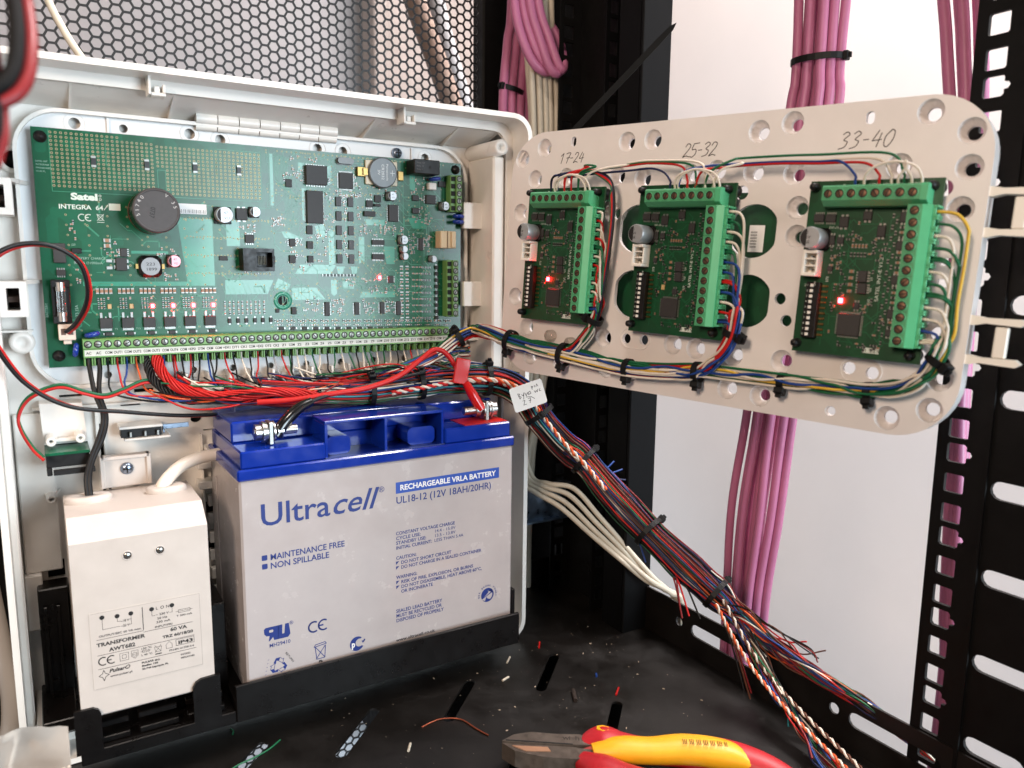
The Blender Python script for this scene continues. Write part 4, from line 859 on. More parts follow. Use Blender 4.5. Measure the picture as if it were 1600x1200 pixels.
# --- coin cell in its clip, crystal, relay, varistors
b = MB(); b.cbox(-11.5, 11.5, -8, 8, .1, 2.2, .4); b.cbox(-17.6, -11.6, -3.2, 3, .1, 3.2, .3, 1); b.cbox(11.6, 15.6, -4.2, 2, .1, 3.2, .3, 1); b.cbox(-14, -10.6, -2.4, 2.2, 3.25, 4.4, .2, 1); o = b.build('coin_cell_clip', [mat('clip_cream', (212, 200, 176), .4), GOLD], pcb, at(202.5, -11))
b = MB(); b.lathe([(9.6, 2.3), (10.2, 2.6), (10.2, 4.4), (9.4, 5)], 40); b.disc(0, 0, 5, 9.4, 40); cc = b.build('coin_cell', mat('cell_steel', (118, 122, 124), .5, .5, var=.05, vscale=300), o)
CP = mat('cell_print', (225, 228, 228), .5)
text(cc, 'CR2032', -1.2, 5.5, 5.05, 1.9, CP, 10, rotz=math.radians(-90)); text(cc, 'Panasonic', 2.2, 6, 5.05, 1.4, CP, 11, rotz=math.radians(-90)); text(cc, '3V', -4, 2, 5.05, 1.8, CP, 3.6, rotz=math.radians(-90)); strokes(cc, [[(6.6, -1.8), (6.6, 1.8)], [(5, 0), (8.2, 0)]], .3, 5.06, CP)
b = MB(); b.prism(rrect(-5.4, 5.4, -2, 2, 1.95, 5), .3, 3.6); b.prism(rrect(-6, 6, -2.5, 2.5, 2.4, 5), .1, .6); b.build('crystal', mat('crystal_can', (120, 122, 122), .5, .6), pcb, at(177, -5))
b = MB(); b.cbox(-9.6, 9.6, -4.8, 4.8, .1, 14, .5); rel = b.build('relay', BLACKP, pcb, at(231, -6)); b = MB(); b.cyl(0, 0, 14.02, 14.1, .8, n=12); b.build('vent_pip', DARK, rel, (2, 0, 0))
RLP = mat('relay_print', (96, 92, 90), .6)
for k in range(3): text(rel, 'Relay 12V'[:9-k], -8, 2-k*2.2, 14.05, 1.1, RLP)
for (u, v, a) in ((241, -12.6, 8), (259.5, -37.5, 0), (259.5, -41.5, 0), (22.5, -114, 12), (13.6, -122.6, 80)):
    b = MB(); b.lathe([(0, 1.5), (3.6, 1.3), (4.4, 0), (3.6, -1.3), (0, -1.5)], 20, 0, Matrix.Translation((0, 0, 5)) @ Matrix.Rotation(math.radians(90), 4, 'X')); b.tube([(-2, 0, 1.5), (-2, 0, 0)], .35, 6, 1); b.tube([(2, 0, 1.5), (2, 0, 0)], .35, 6, 1); b.build('varistor', [BLUEV, TIN], pcb, at(u, v), (0, 0, math.radians(a)))
b = MB(); b.cbox(-3, 3, -2.4, 2.4, .1, 4.4, .5); o = b.build('film_capacitor', mat('film_cap', (214, 210, 204), .4), pcb, at(239.7, -17.7)); 
b = MB(); b.cbox(-2.8, 2.8, -2, 2, .1, 1.6, .3); b.build('diode', CHIPM, pcb, at(248.5, -15.5))
b = MB(); b.cbox(-2.6, 2.6, -1.4, 1.4, .1, 2.0, .3); b.build('jumper', BLACKP, pcb, at(17.8, -66.6)); 
# --- sockets and connectors
b = MB(); loop_wall(b, rrect(-9.5, 9.5, -7, 7, .5, 2), rrect(-1.5, 8.2, -4.6, 4.6, .3, 2), .1, 12); b.box(-1.4, 8.1, -4.5, 4.5, .1, 4, 0); b.cbox(8.25, 9.9, -2.2, 2.2, 3, 12.1, .2)
for k in range(6): b.box(1.2+k*.9, 1.4+k*.9, -3, 2.4, 4.05, 5, 1)
b.build('phone_socket', [BLACKP, mat('dim_gold', (120, 112, 96), .5, .5)], pcb, at(116.5, -70.3))
b = MB(); b.lathe([(6, .05), (6, .15), (3.4, .15), (3.3, -1.5)], 26); b.cyl(0, 0, -3, -2, 3.4, n=20, m=1); b.build('mounting_hole', [POUR, DARK], pcb, at(133.5, -96.4))
b = MB(); b.cbox(-6, 6, -6, 6, .1, 9, .4); b.box(-1.2, -.2, -6.05, 6.05, 2, 9.05, 1); b.cbox(2, 5.4, -5.4, 5.4, 9.05, 10.4, .3)
b.build('dialler_socket', [BEIGE, mat('beige_dark', (120, 98, 70), .6)], pcb, at(249.5, -54.4))
b = MB(); b.cbox(-4.6, 4.6, -12.2, 12.2, .1, 4.2, .5); b.cbox(-4.6, 4.6, 8, 12.2, 4.25, 8, .4); b.cbox(-4.6, 4.6, -12.2, -8, 4.25, 8, .4)
fh = b.build('fuse_holder', BLACKP, pcb, at(8.4, -95))
b = MB(); b.cyl(0, 0, -6, 6, 2.3, n=18, M=Matrix.Rotation(math.radians(90), 4, 'X')); b.build('fuse_tube', GLASS, fh, (0, 0, 7))
for s in (-1, 1):
    b = MB(); b.cyl(0, 0, -2.5, 2.5, 2.5, n=18, M=Matrix.Rotation(math.radians(90), 4, 'X')); b.build('fuse_cap', STEEL, fh, (0, 8.4*s, 7))
b = MB(); b.cbox(-4.2, 4.2, -4, 5, .1, 8, .4); b.cbox(-2, 2, -6.4, -4.02, .1, 6, .3); b.box(-3, -.6, -1, 2.6, 8.02, 8.1, 1); b.box(.6, 3, -1, 2.6, 8.02, 8.1, 1); b.build('battery_socket', [mat('socket_cream', (212, 196, 180), .4), mat('socket_dark', (90, 70, 60), .6)], pcb, at(10, -112.6))
for u, v in ((4.4, -5.1), (5.3, -126), (259.6, -4.6), (253.5, -121.8)):
    b = MB(); b.lathe([(3.2, .1), (3.2, .8), (2.6, 1.4), (2, 2.4), (0, 3)], 16); b.build('snap_post', BLACKP, pcb, at(u, v))
put('led', led_on, pcb, at(200.6, -81.3))
# --- terminal blocks
screw = MB(); screw.lathe([(1.55, .04), (1.3, .12), (0, .14)], 14); screw.box(-1.4, 1.4, -.22, .22, .12, .17, 1); screw.lathe([(2.15, .0), (2.1, .05), (1.6, .05), (1.55, .03)], 16, 2)  # dark ring on the face paints the shade of a sunken screw
screw_me = screw.mesh('terminal_screw', [DULLTIN, DARK, DARK])
brs = MB(); brs.lathe([(1.5, .04), (1.3, .1), (0, .12)], 14); brs.box(-1.4, 1.4, -.2, .2, .1, .16, 1); brs.lathe([(1.95, .02), (1.9, .05), (1.55, .05), (1.5, .03)], 16, 1); brs.lathe([(2.35, .0), (2.25, .3), (2.0, .3), (1.95, .02)], 18, 2)  # dark ring again stands in for shade in a deep screw hole
brass_me = brs.mesh('terminal_screw', [BRASS, DARK, TMINTD])
NT = 46; P_ = 5.045; U0 = 17.2
b = PM()
M3 = lambda u: Matrix(((0, 0, 1, u), (0, 1, 0, 0), (1, 0, 0, 0), (0, 0, 0, 1)))     # profile (w, v) swept along u
b.prism([(.1, -116.4), (9, -116.4), (10, -117), (10, -121.6), (8.6, -122.4), (8.6, -127), (7.2, -127.4), (.1, -127.4)], 0, NT*P_, 0, M3(U0))
tb = b.build('terminal_block', TGREEN, pcb)
def child(name, me, parent, loc, rot=None): return put(name, me, parent, loc, rot)
LBL = 'AC,AC,COM,OUT1,COM,OUT2,COM,OUT3,COM,OUT4,COM,+KPD,DTM,CKM,COM,+EX1,DT1,CK1,COM,+EX2,DT2,CK2,Z1,COM,Z2,Z3,COM,Z4,Z5,COM,Z6,Z7,COM,Z8,Z9,COM,Z10,Z11,COM,Z12,Z13,COM,Z14,Z15,COM,Z16'.split(',')
b = PM(); b.box(U0+.6, U0+NT*P_-.6, -126.2, -122.7, 8.61, 8.7); b.build('label_strip', mat('strip_white', (206, 208, 200), .5), tb)
for k in range(NT):
    u = U0+P_*(k+.5); child('terminal_screw', screw_me, tb, at(u, -119.3, 10.02), (0, 0, random.uniform(0, 3.1)))
    text(tb, LBL[k], u-len(LBL[k])*.55, -125.2+B0, 8.74, 1.5, INKK, min(4.4, 1.15*len(LBL[k])+.3), bold=.04)
foot = MB(); foot.cbox(-2.3, -1.5, -4.6, 0, .1, 7, .15); foot.cbox(1.5, 2.3, -4.6, 0, .1, 7, .15); foot.cbox(-1.45, 1.45, -2.6, 0, .1, 3.2, .15); foot.box(-1.45, 1.45, -.3, -.05, 3.3, 7, 1)
foot_me = foot.mesh('wire_gate', [TGREEN, DARK])
for k in range(NT): child('wire_gate', foot_me, tb, at(U0+P_*(k+.5), -127.5))
def side_block(u, v0, n, pitch, nm='terminal_block'):
    b = PM(); b.cbox(u-4, u+4.2, v0-n*pitch, v0, .1, 7.5, .3); b.cbox(u-.2, u+4.2, v0-n*pitch+.1, v0-.1, 7.55, 9.6, .3); o = b.build(nm, TGREEN, pcb)
    for k in range(n):
        child('terminal_screw', screw_me, o, at(u+2.0, v0-pitch*(k+.5), 9.62), (0, 0, random.uniform(0, 3)))
        b = PM(); b.cbox(u-3.6, u-.6, v0-pitch*(k+.5)-1.6, v0-pitch*(k+.5)+1.6, 7.52, 8.2, .2); b.build('wire_gate', [DARK], o)
side_block(256, -9.3, 5, 5.1); side_block(253, -68.8, 8, 5.06)
# --- print on the board
text(pcb, 'Satel', 17, 133-38.0, .08, 3.6, SILK, 13.4, bold=.24); strokes(pcb, [arc(31.6, 133-35.4, .6, 0, 360, 10), arc(31.6, 133-37.4, .6, 0, 360, 10)], .25, .08, SILK)
text(pcb, 'INTEGRA  64', 10.6, 133-43.3, .08, 2.5, SILK, 22, bold=.06); strokes(pcb, [[(33.2, 133-43.2), (35.4, 133-40.2)]], .3, .08, SILK); ce(pcb, 20, 133-49.6, 3.6, .5, .08, SILK)
strokes(pcb, [[(29.6, 133-46), (30.2, 133-49), (32, 133-49), (32.6, 133-46), (29.4, 133-46)], [(29.4, 133-49.2), (32.9, 133-45.6)], [(32.9, 133-49.2), (29.4, 133-45.6)], [(29.4, 133-50.2), (32.9, 133-50.2)]], .25, .08, SILK)
b = PM(); b.box(35.8, 41.8, -43.2, -39.4, .06, .12); b.build('print_box', SILK, pcb)
b = PM(); b.box(71.5, 89, -43.4, -37.4, .1, .2); st = b.build('barcode_sticker', PAPER, pcb)
strokes(st, [[(72+k*.42, B0-42.9), (72+k*.42, B0-40.8)] for k in range(40) if (k*7) % 5 > 1], .2, .22, INKK)
GS = mat('silk_dim', (140, 176, 158), .6)
for s, u, v, sz, a in (('BATTERY CHARGE', 16, -71.4, 1.4, 0), ('500mA O1000mA', 16, -74, 1.4, 0), ('T3.15A', 16.6, -104, 1.6, 90), ('BATTERY', 1.6, -104, 1.4, 90), ('DIALER', 229, -50.8, 1.2, 0), ('SERIAL PORT', 100, -79.6, 1.1, 0), ('T9', 34.6, -112.2, 1.1, 0), ('T13', 46, -112.2, 1.1, 0), ('T17', 57.6, -112.2, 1.1, 0), ('T5', 69, -112.2, 1.1, 0), ('T4', 80.6, -112.2, 1.1, 0), ('J20', 15.6, -63.6, 1.1, 0)):
    text(pcb, s, u, v+B0, .08, sz, GS, rotz=math.radians(a))
for k in range(4): text(pcb, ('SATEL INT', 'INTEGRA64', 'MAINBOARD', 'V1.02 PL')[k], 1.2, -18.6-k*1.8+B0, .08, .9, GS)
# ================================================================== drilled plate with the three zone boards
PB = PL_F @ Matrix.Translation((212, -136, -9))
T3 = Matrix.Translation((-212, 136, 9))
plate = thing('drilled_plate', 'cream plastic mounting plate with countersunk holes, swung out to the right', 'plate', PB)
HOLES = [(102.0, 6.3, 'c'), (84.3, 0.4, 'c'), (124.8, 8.7, 's'), (96.1, -12.5, 'c'), (163.4, 6.2, 'c'), (180.7, 6.2, 'c'), (243.0, 6.1, 'c'), (85.6, -33.2, 'c'), (120.8, -12.2, 'c'), (158.6, -12.7, 'c'), (176.2, -14.8, 'c'), (205.7, -13.5, 'c'), (221.4, -12.4, 'c'), (242.3, -13.9, 'c'), (152.4, -24.0, 'd'), (157.6, -33.6, 'c'), (237.2, -24.0, 'd'), (176.1, -42.8, 'B'), (245.6, -43.4, 'B'), (176.3, -79.7, 'B'), (246.0, -78.9, 'B'), (260.0, 9.0, 'c'), (296.5, 8.3, 's'), (321.7, 8.8, 'c'), (338.8, -0.5, 'c'), (311.6, -13.8, 'c'), (339.8, -15.7, 'c'), (263.7, -15.3, 'c'), (338.6, -33.2, 'c'), (267.2, -31.8, 'c'), (268.3, -45.6, 'c'), (331.2, -24.1, 'd'), (336.5, -55.7, 'r'), (336.6, -64.9, 'r'), (86.2, -86.9, 'c'), (97.9, -105.9, 'c'), (158.8, -106.9, 'c'), (175.1, -105.6, 'p'), (186.9, -105.2, 'p'), (205.7, -105.7, 'c'), (220.0, -106.6, 'c'), (241.9, -107.6, 'c'), (102.6, -124.3, 'c'), (124.6, -126.7, 'n'), (162.6, -124.9, 'c'), (179.5, -124.7, 'c'), (240.8, -125.6, 'c'), (259.1, -126.5, 'c'), (84.7, -117.1, 'c'), (263.8, -76.6, 'p'), (268.1, -87.2, 'p'), (268.2, -107.4, 'c'), (301.2, -106.7, 'p'), (311.8, -107.8, 'p'), (295.0, -128.5, 'n'), (320.7, -127.5, 'c'), (337.8, -121.1, 'c'), (340.0, -106.7, 'c'), (335.3, -87.2, 'c'), (330.2, -98.0, 'd')]
b = MB(T3); hs = []; cups = []
for u, v, k in HOLES:
    if k == 'c': hs.append((circ(u, v, 5.6, 24), circ(u, v, 5.0, 24))); cups.append((u, v))
    elif k == 's': hs.append(rrect(u-1.9, u+1.9, v-2.9, v+2.9, 1.8, 4))
    elif k == 'd': hs.append(circ(u, v, 3.6, 20))
    elif k == 'B':
        q = [(u+13.6*math.cos(2*math.pi*i/36), v+13.6*math.sin(2*math.pi*i/36)) for i in range(36)]; hs.append([(min(max(x, u-12.2), u+12.2), y) for x, y in q])
    elif k == 'r': hs.append(rrect(u-2.9, u+2.9, v-1.7, v+1.7, .3, 2))
    elif k == 'p': hs.append(circ(u, v, 2.9, 18))
    elif k == 'n': hs.append((circ(u, v, 2.5, 16), circ(u, v, 1.9, 16)))
b.plate(rrect(76, 348.5, -135, 16, 27, 10), hs, -11.5, -9)
b.build('sheet', PLATE, plate)
b = MB(T3)
for u, v in cups: b.lathe([(5.0, -11.49), (4.4, -12.6), (3.2, -14.6), (3.0, -15), (3.0, -17), (5.2, -16), (5.9, -11.4)], 24, 0, None, u, v)
tag(b.build('countersunk_cups', PLATE, plate), kind='stuff')
b = MB(T3); loop_wall(b, rrect(76, 348.5, -135, 16, 27, 10), rrect(77.8, 346.7, -133.2, 14.2, 25.4, 10), -19, -11.52); b.build('skirt', PLATE, plate)
b = MB(T3)
for P in ([(171, -109), (191, -101)], [(297, -111.5), (316, -103)]):
    (x0, y0), (x1, y1) = P
    loop_wall(b, stadium(x0+6, (y0+y1)/2, x1-6, (y0+y1)/2, 6.2, 8), stadium(x0+6, (y0+y1)/2, x1-6, (y0+y1)/2, 5.6, 8), -9, -8.5)
tag(b.build('pocket_rims', PLATE, plate), kind='stuff')
for v0, v1 in ((-43, -26), (-97, -80)):
    b = MB(T3)
    for v in (v0, v1):
        b.prism([(344, -1.9), (350, -1.9), (354, -.9), (367, -1.5), (369, 0), (367, 1.7), (354, 1.5), (350, 2.2), (344, 2.2)], -15, -9.5, 0, Matrix.Translation((0, v, 0)))
    b.cbox(358, 363, v0+1.8, v1-2, -14, -10, .5); b.build('hinge_clip', JSTW, plate)
for u, v in ((119.5, -109.5), (135.5, -112.5)):
    b = MB(T3); b.lathe([(3.9, -8.9), (3.7, -5.6), (2.6, -4.8), (1.2, -5.4), (0, -5.2)], 20, 0, None, u, v); b.build('clear_bumper', mat('bumper', (235, 228, 220), .08, trans=.85), plate)
# handwriting
INKH = mat('marker_ink', (24, 14, 18), .6)
def hand(polys, u, v, s, sk=.25):
    P = [[((u+(x+sk*y)*s)-212, (v+y*s)+136) for x, y in (smooth2(p) if len(p) > 3 else p)] for p in polys]
    return strokes(plate, P, .42, .06, INKH, 'handwriting')
def smooth2(p): return [(q.x, q.y) for q in smooth_path([Vector((x, y, 0)) for x, y in p], 5)]
D1 = [[(0, 2.6), (1, 3.6), (.7, 0)]]
D7 = [[(0, 3.3), (.7, 3.6), (1.9, 3.5), (1.3, 1.8), (1.0, 0)], [(.5, 1.8), (1.9, 2.0)]]
D2 = [[(0, 2.8), (.5, 3.6), (1.4, 3.3), (1.3, 2.2), (0, .1), (.9, .4), (1.9, .1)]]
D4 = [[(.8, 3.6), (0, 1.4), (1.9, 1.6)], [(1.5, 3.0), (1.3, 0)]]
D5 = [[(.3, 3.4), (.2, 2.0), (1.3, 2.0), (1.6, .9), (.8, 0), (0, .2)], [(.3, 3.5), (1.9, 3.7)]]
D3 = [[(0, 3.2), (.8, 3.7), (1.5, 3.1), (.6, 2.0), (1.5, 1.5), (1.2, .4), (0, 0)]]
D0 = [[(1, 3.6), (.1, 2.2), (.3, .4), (1.1, 0), (1.8, 1.4), (1.7, 3.1), (1, 3.6), (.8, 3.3)]]
DD = [[(0, 1.7), (1.1, 1.8)]]
def word(ds, u, v, s, adv=2.5):
    x = 0; al = []
    for d in ds: al += [[(px_+x, py_) for px_, py_ in p] for p in d]; x += adv if d is not DD else adv*.8
    hand(al, u, v, s)
word([D1, D7, DD, D2, D4], 115, -3.8, 1.65, 2.3); word([D2, D5, DD, D3, D2], 200.6, -4.6, 1.95, 2.1); word([D3, D3, DD, D4, D0], 283.5, -5, 2.05, 2.5)
# boards fixed behind the plate, seen through the large holes
for (u0, u1, v0, v1, lab) in ((112, 276, -97, -22, 'dark green circuit board seen through the large round holes of the plate'),):
    t = thing('rear_board', lab, 'circuit board', PL_F @ Matrix.Translation((u0, v0, -24)))
    b = MB(); b.cbox(0, u1-u0, 0, v1-v0, -1.6, 0, .1); b.build('board', PCBX, t)
    b = MB(); b.box(124.5, 133, 44, 58, .05, .15); s_ = b.build('barcode_sticker', PAPER, t); strokes(s_, [[(125.5, 46+k*.5), (129, 46+k*.5)] for k in range(18) if k % 3], .25, .18, INKK)
    for k in range(6):
        b = MB(); b.cbox(-2, 2, -1.5, 1.5, .1, 1.5, .2); b.build('chip', CHIPM, t, (56+k*3.5, 40+(k % 3)*6, 0))

# ================================================================== zone expansion boards
def zone_board(label):
    z = thing('zone_board', label, 'circuit board', None, 'zone boards on the drilled plate')
    b = MB(); b.plate([(0, 0), (57, 0), (57, 80), (0, 80)], [circ(x, y, 1.6, 12) for x, y in ((2.8, 77), (53.1, 76.6), (2.3, 4.1), (53, 3.6))], -1.6, 0); b.build('board', PCBX, z)
    V = lambda v: v+80
    random.seed(5)
    t_ = MB()
    for k in range(70):
        P = route(random.uniform(14, 46), random.uniform(6, 64), (13, 46), (4, 66), random.randint(1, 4))
        for (x0, y0), (x1, y1) in zip(P, P[1:]):
            d = Vector((x1-x0, y1-y0, 0))
            if d.length < .1: continue
            n = d.orthogonal().normalized() if False else Vector((-d.y, d.x, 0)).normalized()*.13
            t_.add([(x0-n.x, y0-n.y, .03), (x1-n.x, y1-n.y, .03), (x1+n.x, y1+n.y, .03), (x0+n.x, y0+n.y, .03)], [(0, 1, 2, 3)])
    tag(t_.build('traces', TRACEX, z), kind='stuff')
    for x, y in ((2.8, 77), (53.1, 76.6), (2.3, 4.1), (53, 3.6)):
        b = MB(); b.lathe([(3.4, -7.4), (3.4, -1.7), (1.4, -1.6), (1.4, .1), (2.2, .4), (1.7, 4.6), (.8, 5.4), (0, 5.5)], 14); b.build('snap_post', BLACKP, z, (x, y, 0))
    # top terminal block
    b = MB(); b.prism([(.1, V(-3.4)), (9.2, V(-3.4)), (10, V(-4.2)), (10, V(-10.0)), (6.4, V(-12.4)), (.1, V(-12.4))], 9.4, 50.6, 0, Matrix(((0, 0, 1, 0), (0, 1, 0, 0), (1, 0, 0, 0), (0, 0, 0, 1)))); tbk = b.build('terminal_block', TMINTD, z)
    b = MB(); b.prism([(.1, V(-3.2)), (9.4, V(-3.2)), (9.9, V(-4.2)), (9.9, V(-10.4)), (5, V(-12.6)), (.1, V(-12.6))], 50.62, 53.4, 0, Matrix(((0, 0, 1, 0), (0, 1, 0, 0), (1, 0, 0, 0), (0, 0, 0, 1)))); b.build('block_end', TMINT, tbk)
    for k in range(8):
        put('terminal_screw', brass_me, tbk, (12.1+k*5.07, V(-7.2), 10.02), (0, 0, random.uniform(1, 2.2)))
        b = MB(); b.cbox(-1.9, 1.9, -.12, .5, 2, 5, .1); b.build('wire_gate', mat('gate_mint', (50, 112, 80), .5), tbk, (12.1+k*5.07, V(-12.0), 0))
    # right terminal block: screw face, bright shoulder, wire gates
    Mv = Matrix(((1, 0, 0, 0), (0, 0, 1, 0), (0, 1, 0, 0), (0, 0, 0, 1)))
    b = MB(); b.prism([(46.4, .1), (46.4, 10), (51.9, 10), (51.9, .1)], V(-73.0), V(-12.2), 0, Mv); rbk = b.build('terminal_block', TMINTD, z)
    b = MB(); b.prism([(51.92, .1), (51.92, 10), (52.4, 10), (55.8, 8.4), (55.8, .1)], V(-73.0), V(-12.2), 0, Mv); b.build('shoulder', TMINT, rbk)
    for k in range(3): 
        b = MB(); b.box(46.3, 52.0, V(-27.4-15.15*k)-.06, V(-27.4-15.15*k)+.06, 9.95, 10.03); b.build('block_joint', DARK, rbk)
    gt = MB(); gt.cbox(0, 2.2, -2.45, -1.5, .1, 7.6, .15); gt.cbox(0, 2.2, 1.5, 2.45, .1, 7.6, .15); gt.cbox(0, 1.2, -1.45, 1.45, .1, 2.6, .1); gt.cbox(0, 1.2, -1.45, 1.45, 6, 7.4, .1); gt.box(0.02, .2, -1.45, 1.45, 2.65, 5.95, 1); gt = gt.mesh('wire_gate', [TMINT, DARK])
    for k in range(12):
        put('terminal_screw', brass_me, rbk, (49.3, V(-14.8-k*5.04), 10.02), (0, 0, random.uniform(-1, 1.2))); put('wire_gate', gt, rbk, (55.85, V(-14.8-k*5.04), 0))
    # capacitor, white socket
    b = MB(); b.cbox(-5.2, 5.2, -5.2, 5.2, .1, 1.6, 1.2, 1); b.lathe([(4.8, 1.6), (5, 2.2), (4.7, 3), (5, 3.6), (5, 11.4), (4.6, 12)], 28); b.disc(0, 0, 12, 4.6, 28); b.add([(p[0], p[1], 12.03) for p in [(4.4*math.cos(math.radians(a)), 4.4*math.sin(math.radians(a))) for a in range(110, 251, 14)]], [tuple(range(11))], 2)
    o = b.build('can_capacitor', [ALU, BLACKP, INKK], z, (7.0, V(-26.9), 0))
    for k, s in enumerate(('00', '35V', '46E')): text(o, s, -.6+k*0-2.4, 1.6-k*2.2, 12.04, 1.5, INKK)
    b = MB(); b.cbox(-3.4, 3.4, -6, 6, .1, 2, .2); b.cbox(-3.4, -2, -6, 6, 2.05, 8, .2); b.cbox(-2, 3.4, -6, -4.4, 2.05, 8, .2); b.cbox(-2, 3.4, 4.4, 6, 2.05, 8, .2); b.cbox(2.4, 3.4, -4.3, 4.3, 2.05, 6.4, .2); b.cbox(-2, 2.3, -1.6, -.9, 2.05, 7.4, .1); b.cbox(-2, 2.3, 1.6, 2.3, 2.05, 7.4, .1)
    o = b.build('white_socket', JSTW, z, (6.4, V(-38.2), 0))
    for k in range(3):
        b = MB(); b.cbox(-.4, .4, -.4, .4, 2.05, 6.6, .1); b.build('pin', TIN, o, (.4, -3+k*3, 0))
    # switch bank
    b = MB(); b.cbox(-3.1, 3.1, -13, 13, .6, 4.2, .2); o = b.build('switch_bank', BLACKP, z, (8, V(-59.8), 0))
    for k in range(10):
        b = MB(); b.cbox(-.7, .7, -.7, .7, 4.22, 5.0, .12); b.build('slider', JSTW, o, (-.2, 11.4-k*2.54, 0))
        b = MB(); b.cbox(3.15, 5.8, -.45, .45, .2, .9, .1); b.build('pin', GOLD, o, (0, 11.4-k*2.54, 0))
        text(o, str((k+1) % 10), -2.6, 11.0-k*2.54, 4.24, .9, SILK)
    text(o, 'ON', 1.2, 11.2, 4.24, .9, SILK, rotz=math.radians(90))
    # chips
    put('chip', chip_mesh(10, 10, 1.6, 'q14'), z, (25.3, V(-65.4), 0)); put('chip', chip_mesh(4, 5.2, 1.6, 'h4'), z, (28.8, V(-43.2), 0)); put('chip', chip_mesh(4, 4.8, 1.6, 'h4'), z, (29.2, V(-48.6), 0))
    put('chip', chip_mesh(4.8, 3.5, 1.5, 'v5'), z, (6, V(-17), 0)); put('chip', chip_mesh(4.8, 3.5, 1.5, 'v5'), z, (11.4, V(-17.1), 0))
    for (x0, y0, x1, y1) in ((15.4, -16.4, 19.6, -21.2), (11.8, -24.9, 14.4, -29.2), (15.4, -25.6, 18.5, -28.7), (32.5, -20.3, 36.1, -25.3), (25.7, -14.1, 29.6, -18.0), (12.6, -39, 15, -41.4), (26.2, -55, 29, -58), (41.4, -14.4, 44.4, -19), (41.2, -27, 44.4, -31), (41.2, -42, 44.2, -46), (41.2, -57, 44.4, -61), (41.4, -66, 44.4, -69)):
        put('chip', chip_mesh(round(x1-x0, 1), round(abs(y1-y0), 1), 1.2, 'v2'), z, ((x0+x1)/2, V((y0+y1)/2), 0))
    put('led', led_on, z, (20.3, V(-54.6), 0))
    s_ = MB()
    def cr(u, v, w=.9, h=1.8, m=0, rot=0, t=.6):
        if rot: w, h = h, w
        if h >= w: s_.box(u-w/2, u+w/2, v-h*.28, v+h*.28, .05, t, m); s_.box(u-w/2, u+w/2, v+h*.29, v+h/2, .05, t, 2); s_.box(u-w/2, u+w/2, v-h/2, v-h*.29, .05, t, 2)
        else: s_.box(u-w*.28, u+w*.28, v-h/2, v+h/2, .05, t, m); s_.box(u+w*.29, u+w/2, v-h/2, v+h/2, .05, t, 2); s_.box(u-w/2, u-w*.29, v-h/2, v+h/2, .05, t, 2)
    for k in range(22):
        cr(38.6+(k % 2)*1.6, V(-16-k*2.5), .9, 1.8, 0); cr(42.8, V(-21-k*2.2), 2, 1.0, k % 2)
    for k in range(5): cr(22.6+k*1.5, V(-29.5), .9, 1.9, 1); cr(22.4+k*1.5, V(-33.4), .9, 1.9, 0)
    for k in range(4): cr(23.6, V(-41+k*-3.0), 1.4, 2.2, 1, 1)
    for (cx, cy, n, sx, sy) in ((24, -23, 10, 4, 4), (16.5, -33, 9, 4, 3), (17, -40, 8, 3, 4), (33, -36, 8, 3, 6), (32, -56, 9, 3, 4), (19, -48, 8, 3, 4), (17, -64, 5, 1.2, 8), (30, -75, 10, 9, 1.5), (38, -68, 10, 2, 7), (34, -29, 8, 3, 3)):
        for _ in range(n): cr(cx+random.uniform(-sx, sx), V(cy+random.uniform(-sy, sy)), .8, 1.6, random.choice([0, 0, 1]), random.choice([0, 1]))
    tag(s_.build('small_components', [SMDR, CERAM, TIN], z), kind='stuff')
    text(z, 'SATEL INT-E V1.2', 36.4, V(-54), .08, 1.5, SILK, 19.6, rotz=math.radians(90))
    b = MB(); b.box(32.6, 39.7, V(-77.4), V(-75), .06, .12); st = b.build('date_sticker', SILK, z); text(st, '1 225', 33.2, V(-76.9), .14, 1.3, INKK, 6)
    for s, x, y, sz, a in (('B', 16, -2.9, 1.5, 180), ('A', 22, -2.9, 1.5, 180), ('COM', 30.6, -2.9, 1.3, 180), ('+12V', 36, -2.9, 1.3, 180), ('+12V', 41.6, -2.9, 1.3, 180), ('OUT', 46.4, -2.9, 1.3, 180), ('CLK TMP', 53, -2.9, 1.2, 180), ('U2', 33, -50, 1.1, 90), ('U1', 33, -45, 1.1, 90), ('U3', 33, -55, 1.1, 90), ('U57 U53', 16, -22, 1.0, 180), ('STS', 13.4, -46.4, 1.2, 90), ('S1', 3.6, -49, 1.1, 90)):
        text(z, s, x, V(y)+(1.2 if a == 180 else 0), .08, sz, SILK, rotz=math.radians(a))
    for k in range(12): text(z, ('Z', 'COM', 'Z')[k % 3], 58 if False else 56.9, V(-14.8-k*5.04-.6), .08, 1.0, SILK, rotz=math.radians(90))
    return z
ZL = ('leftmost green zone board below the handwritten 17-24', 'middle green zone board below the handwritten 25-32, its red LED dark', 'rightmost green zone board below the handwritten 33-40')
zb = zone_board(ZL[0]); boards = [zb]+[copy_tree(zb) for _ in range(2)]
ZU = (100.4, 181.7, 276.4); ZV = (-19.9, -20.2, -20.9)
for z, u, v, lab in zip(boards, ZU, ZV, ZL):
    Mx = PL_F @ Matrix.Translation((u, v-80, 0)); Mx.translation *= MM; z.matrix_world = Mx; z['label'] = lab
for ch in boards[1].children:
    if ch.name.startswith('led'): ch.data = led_off
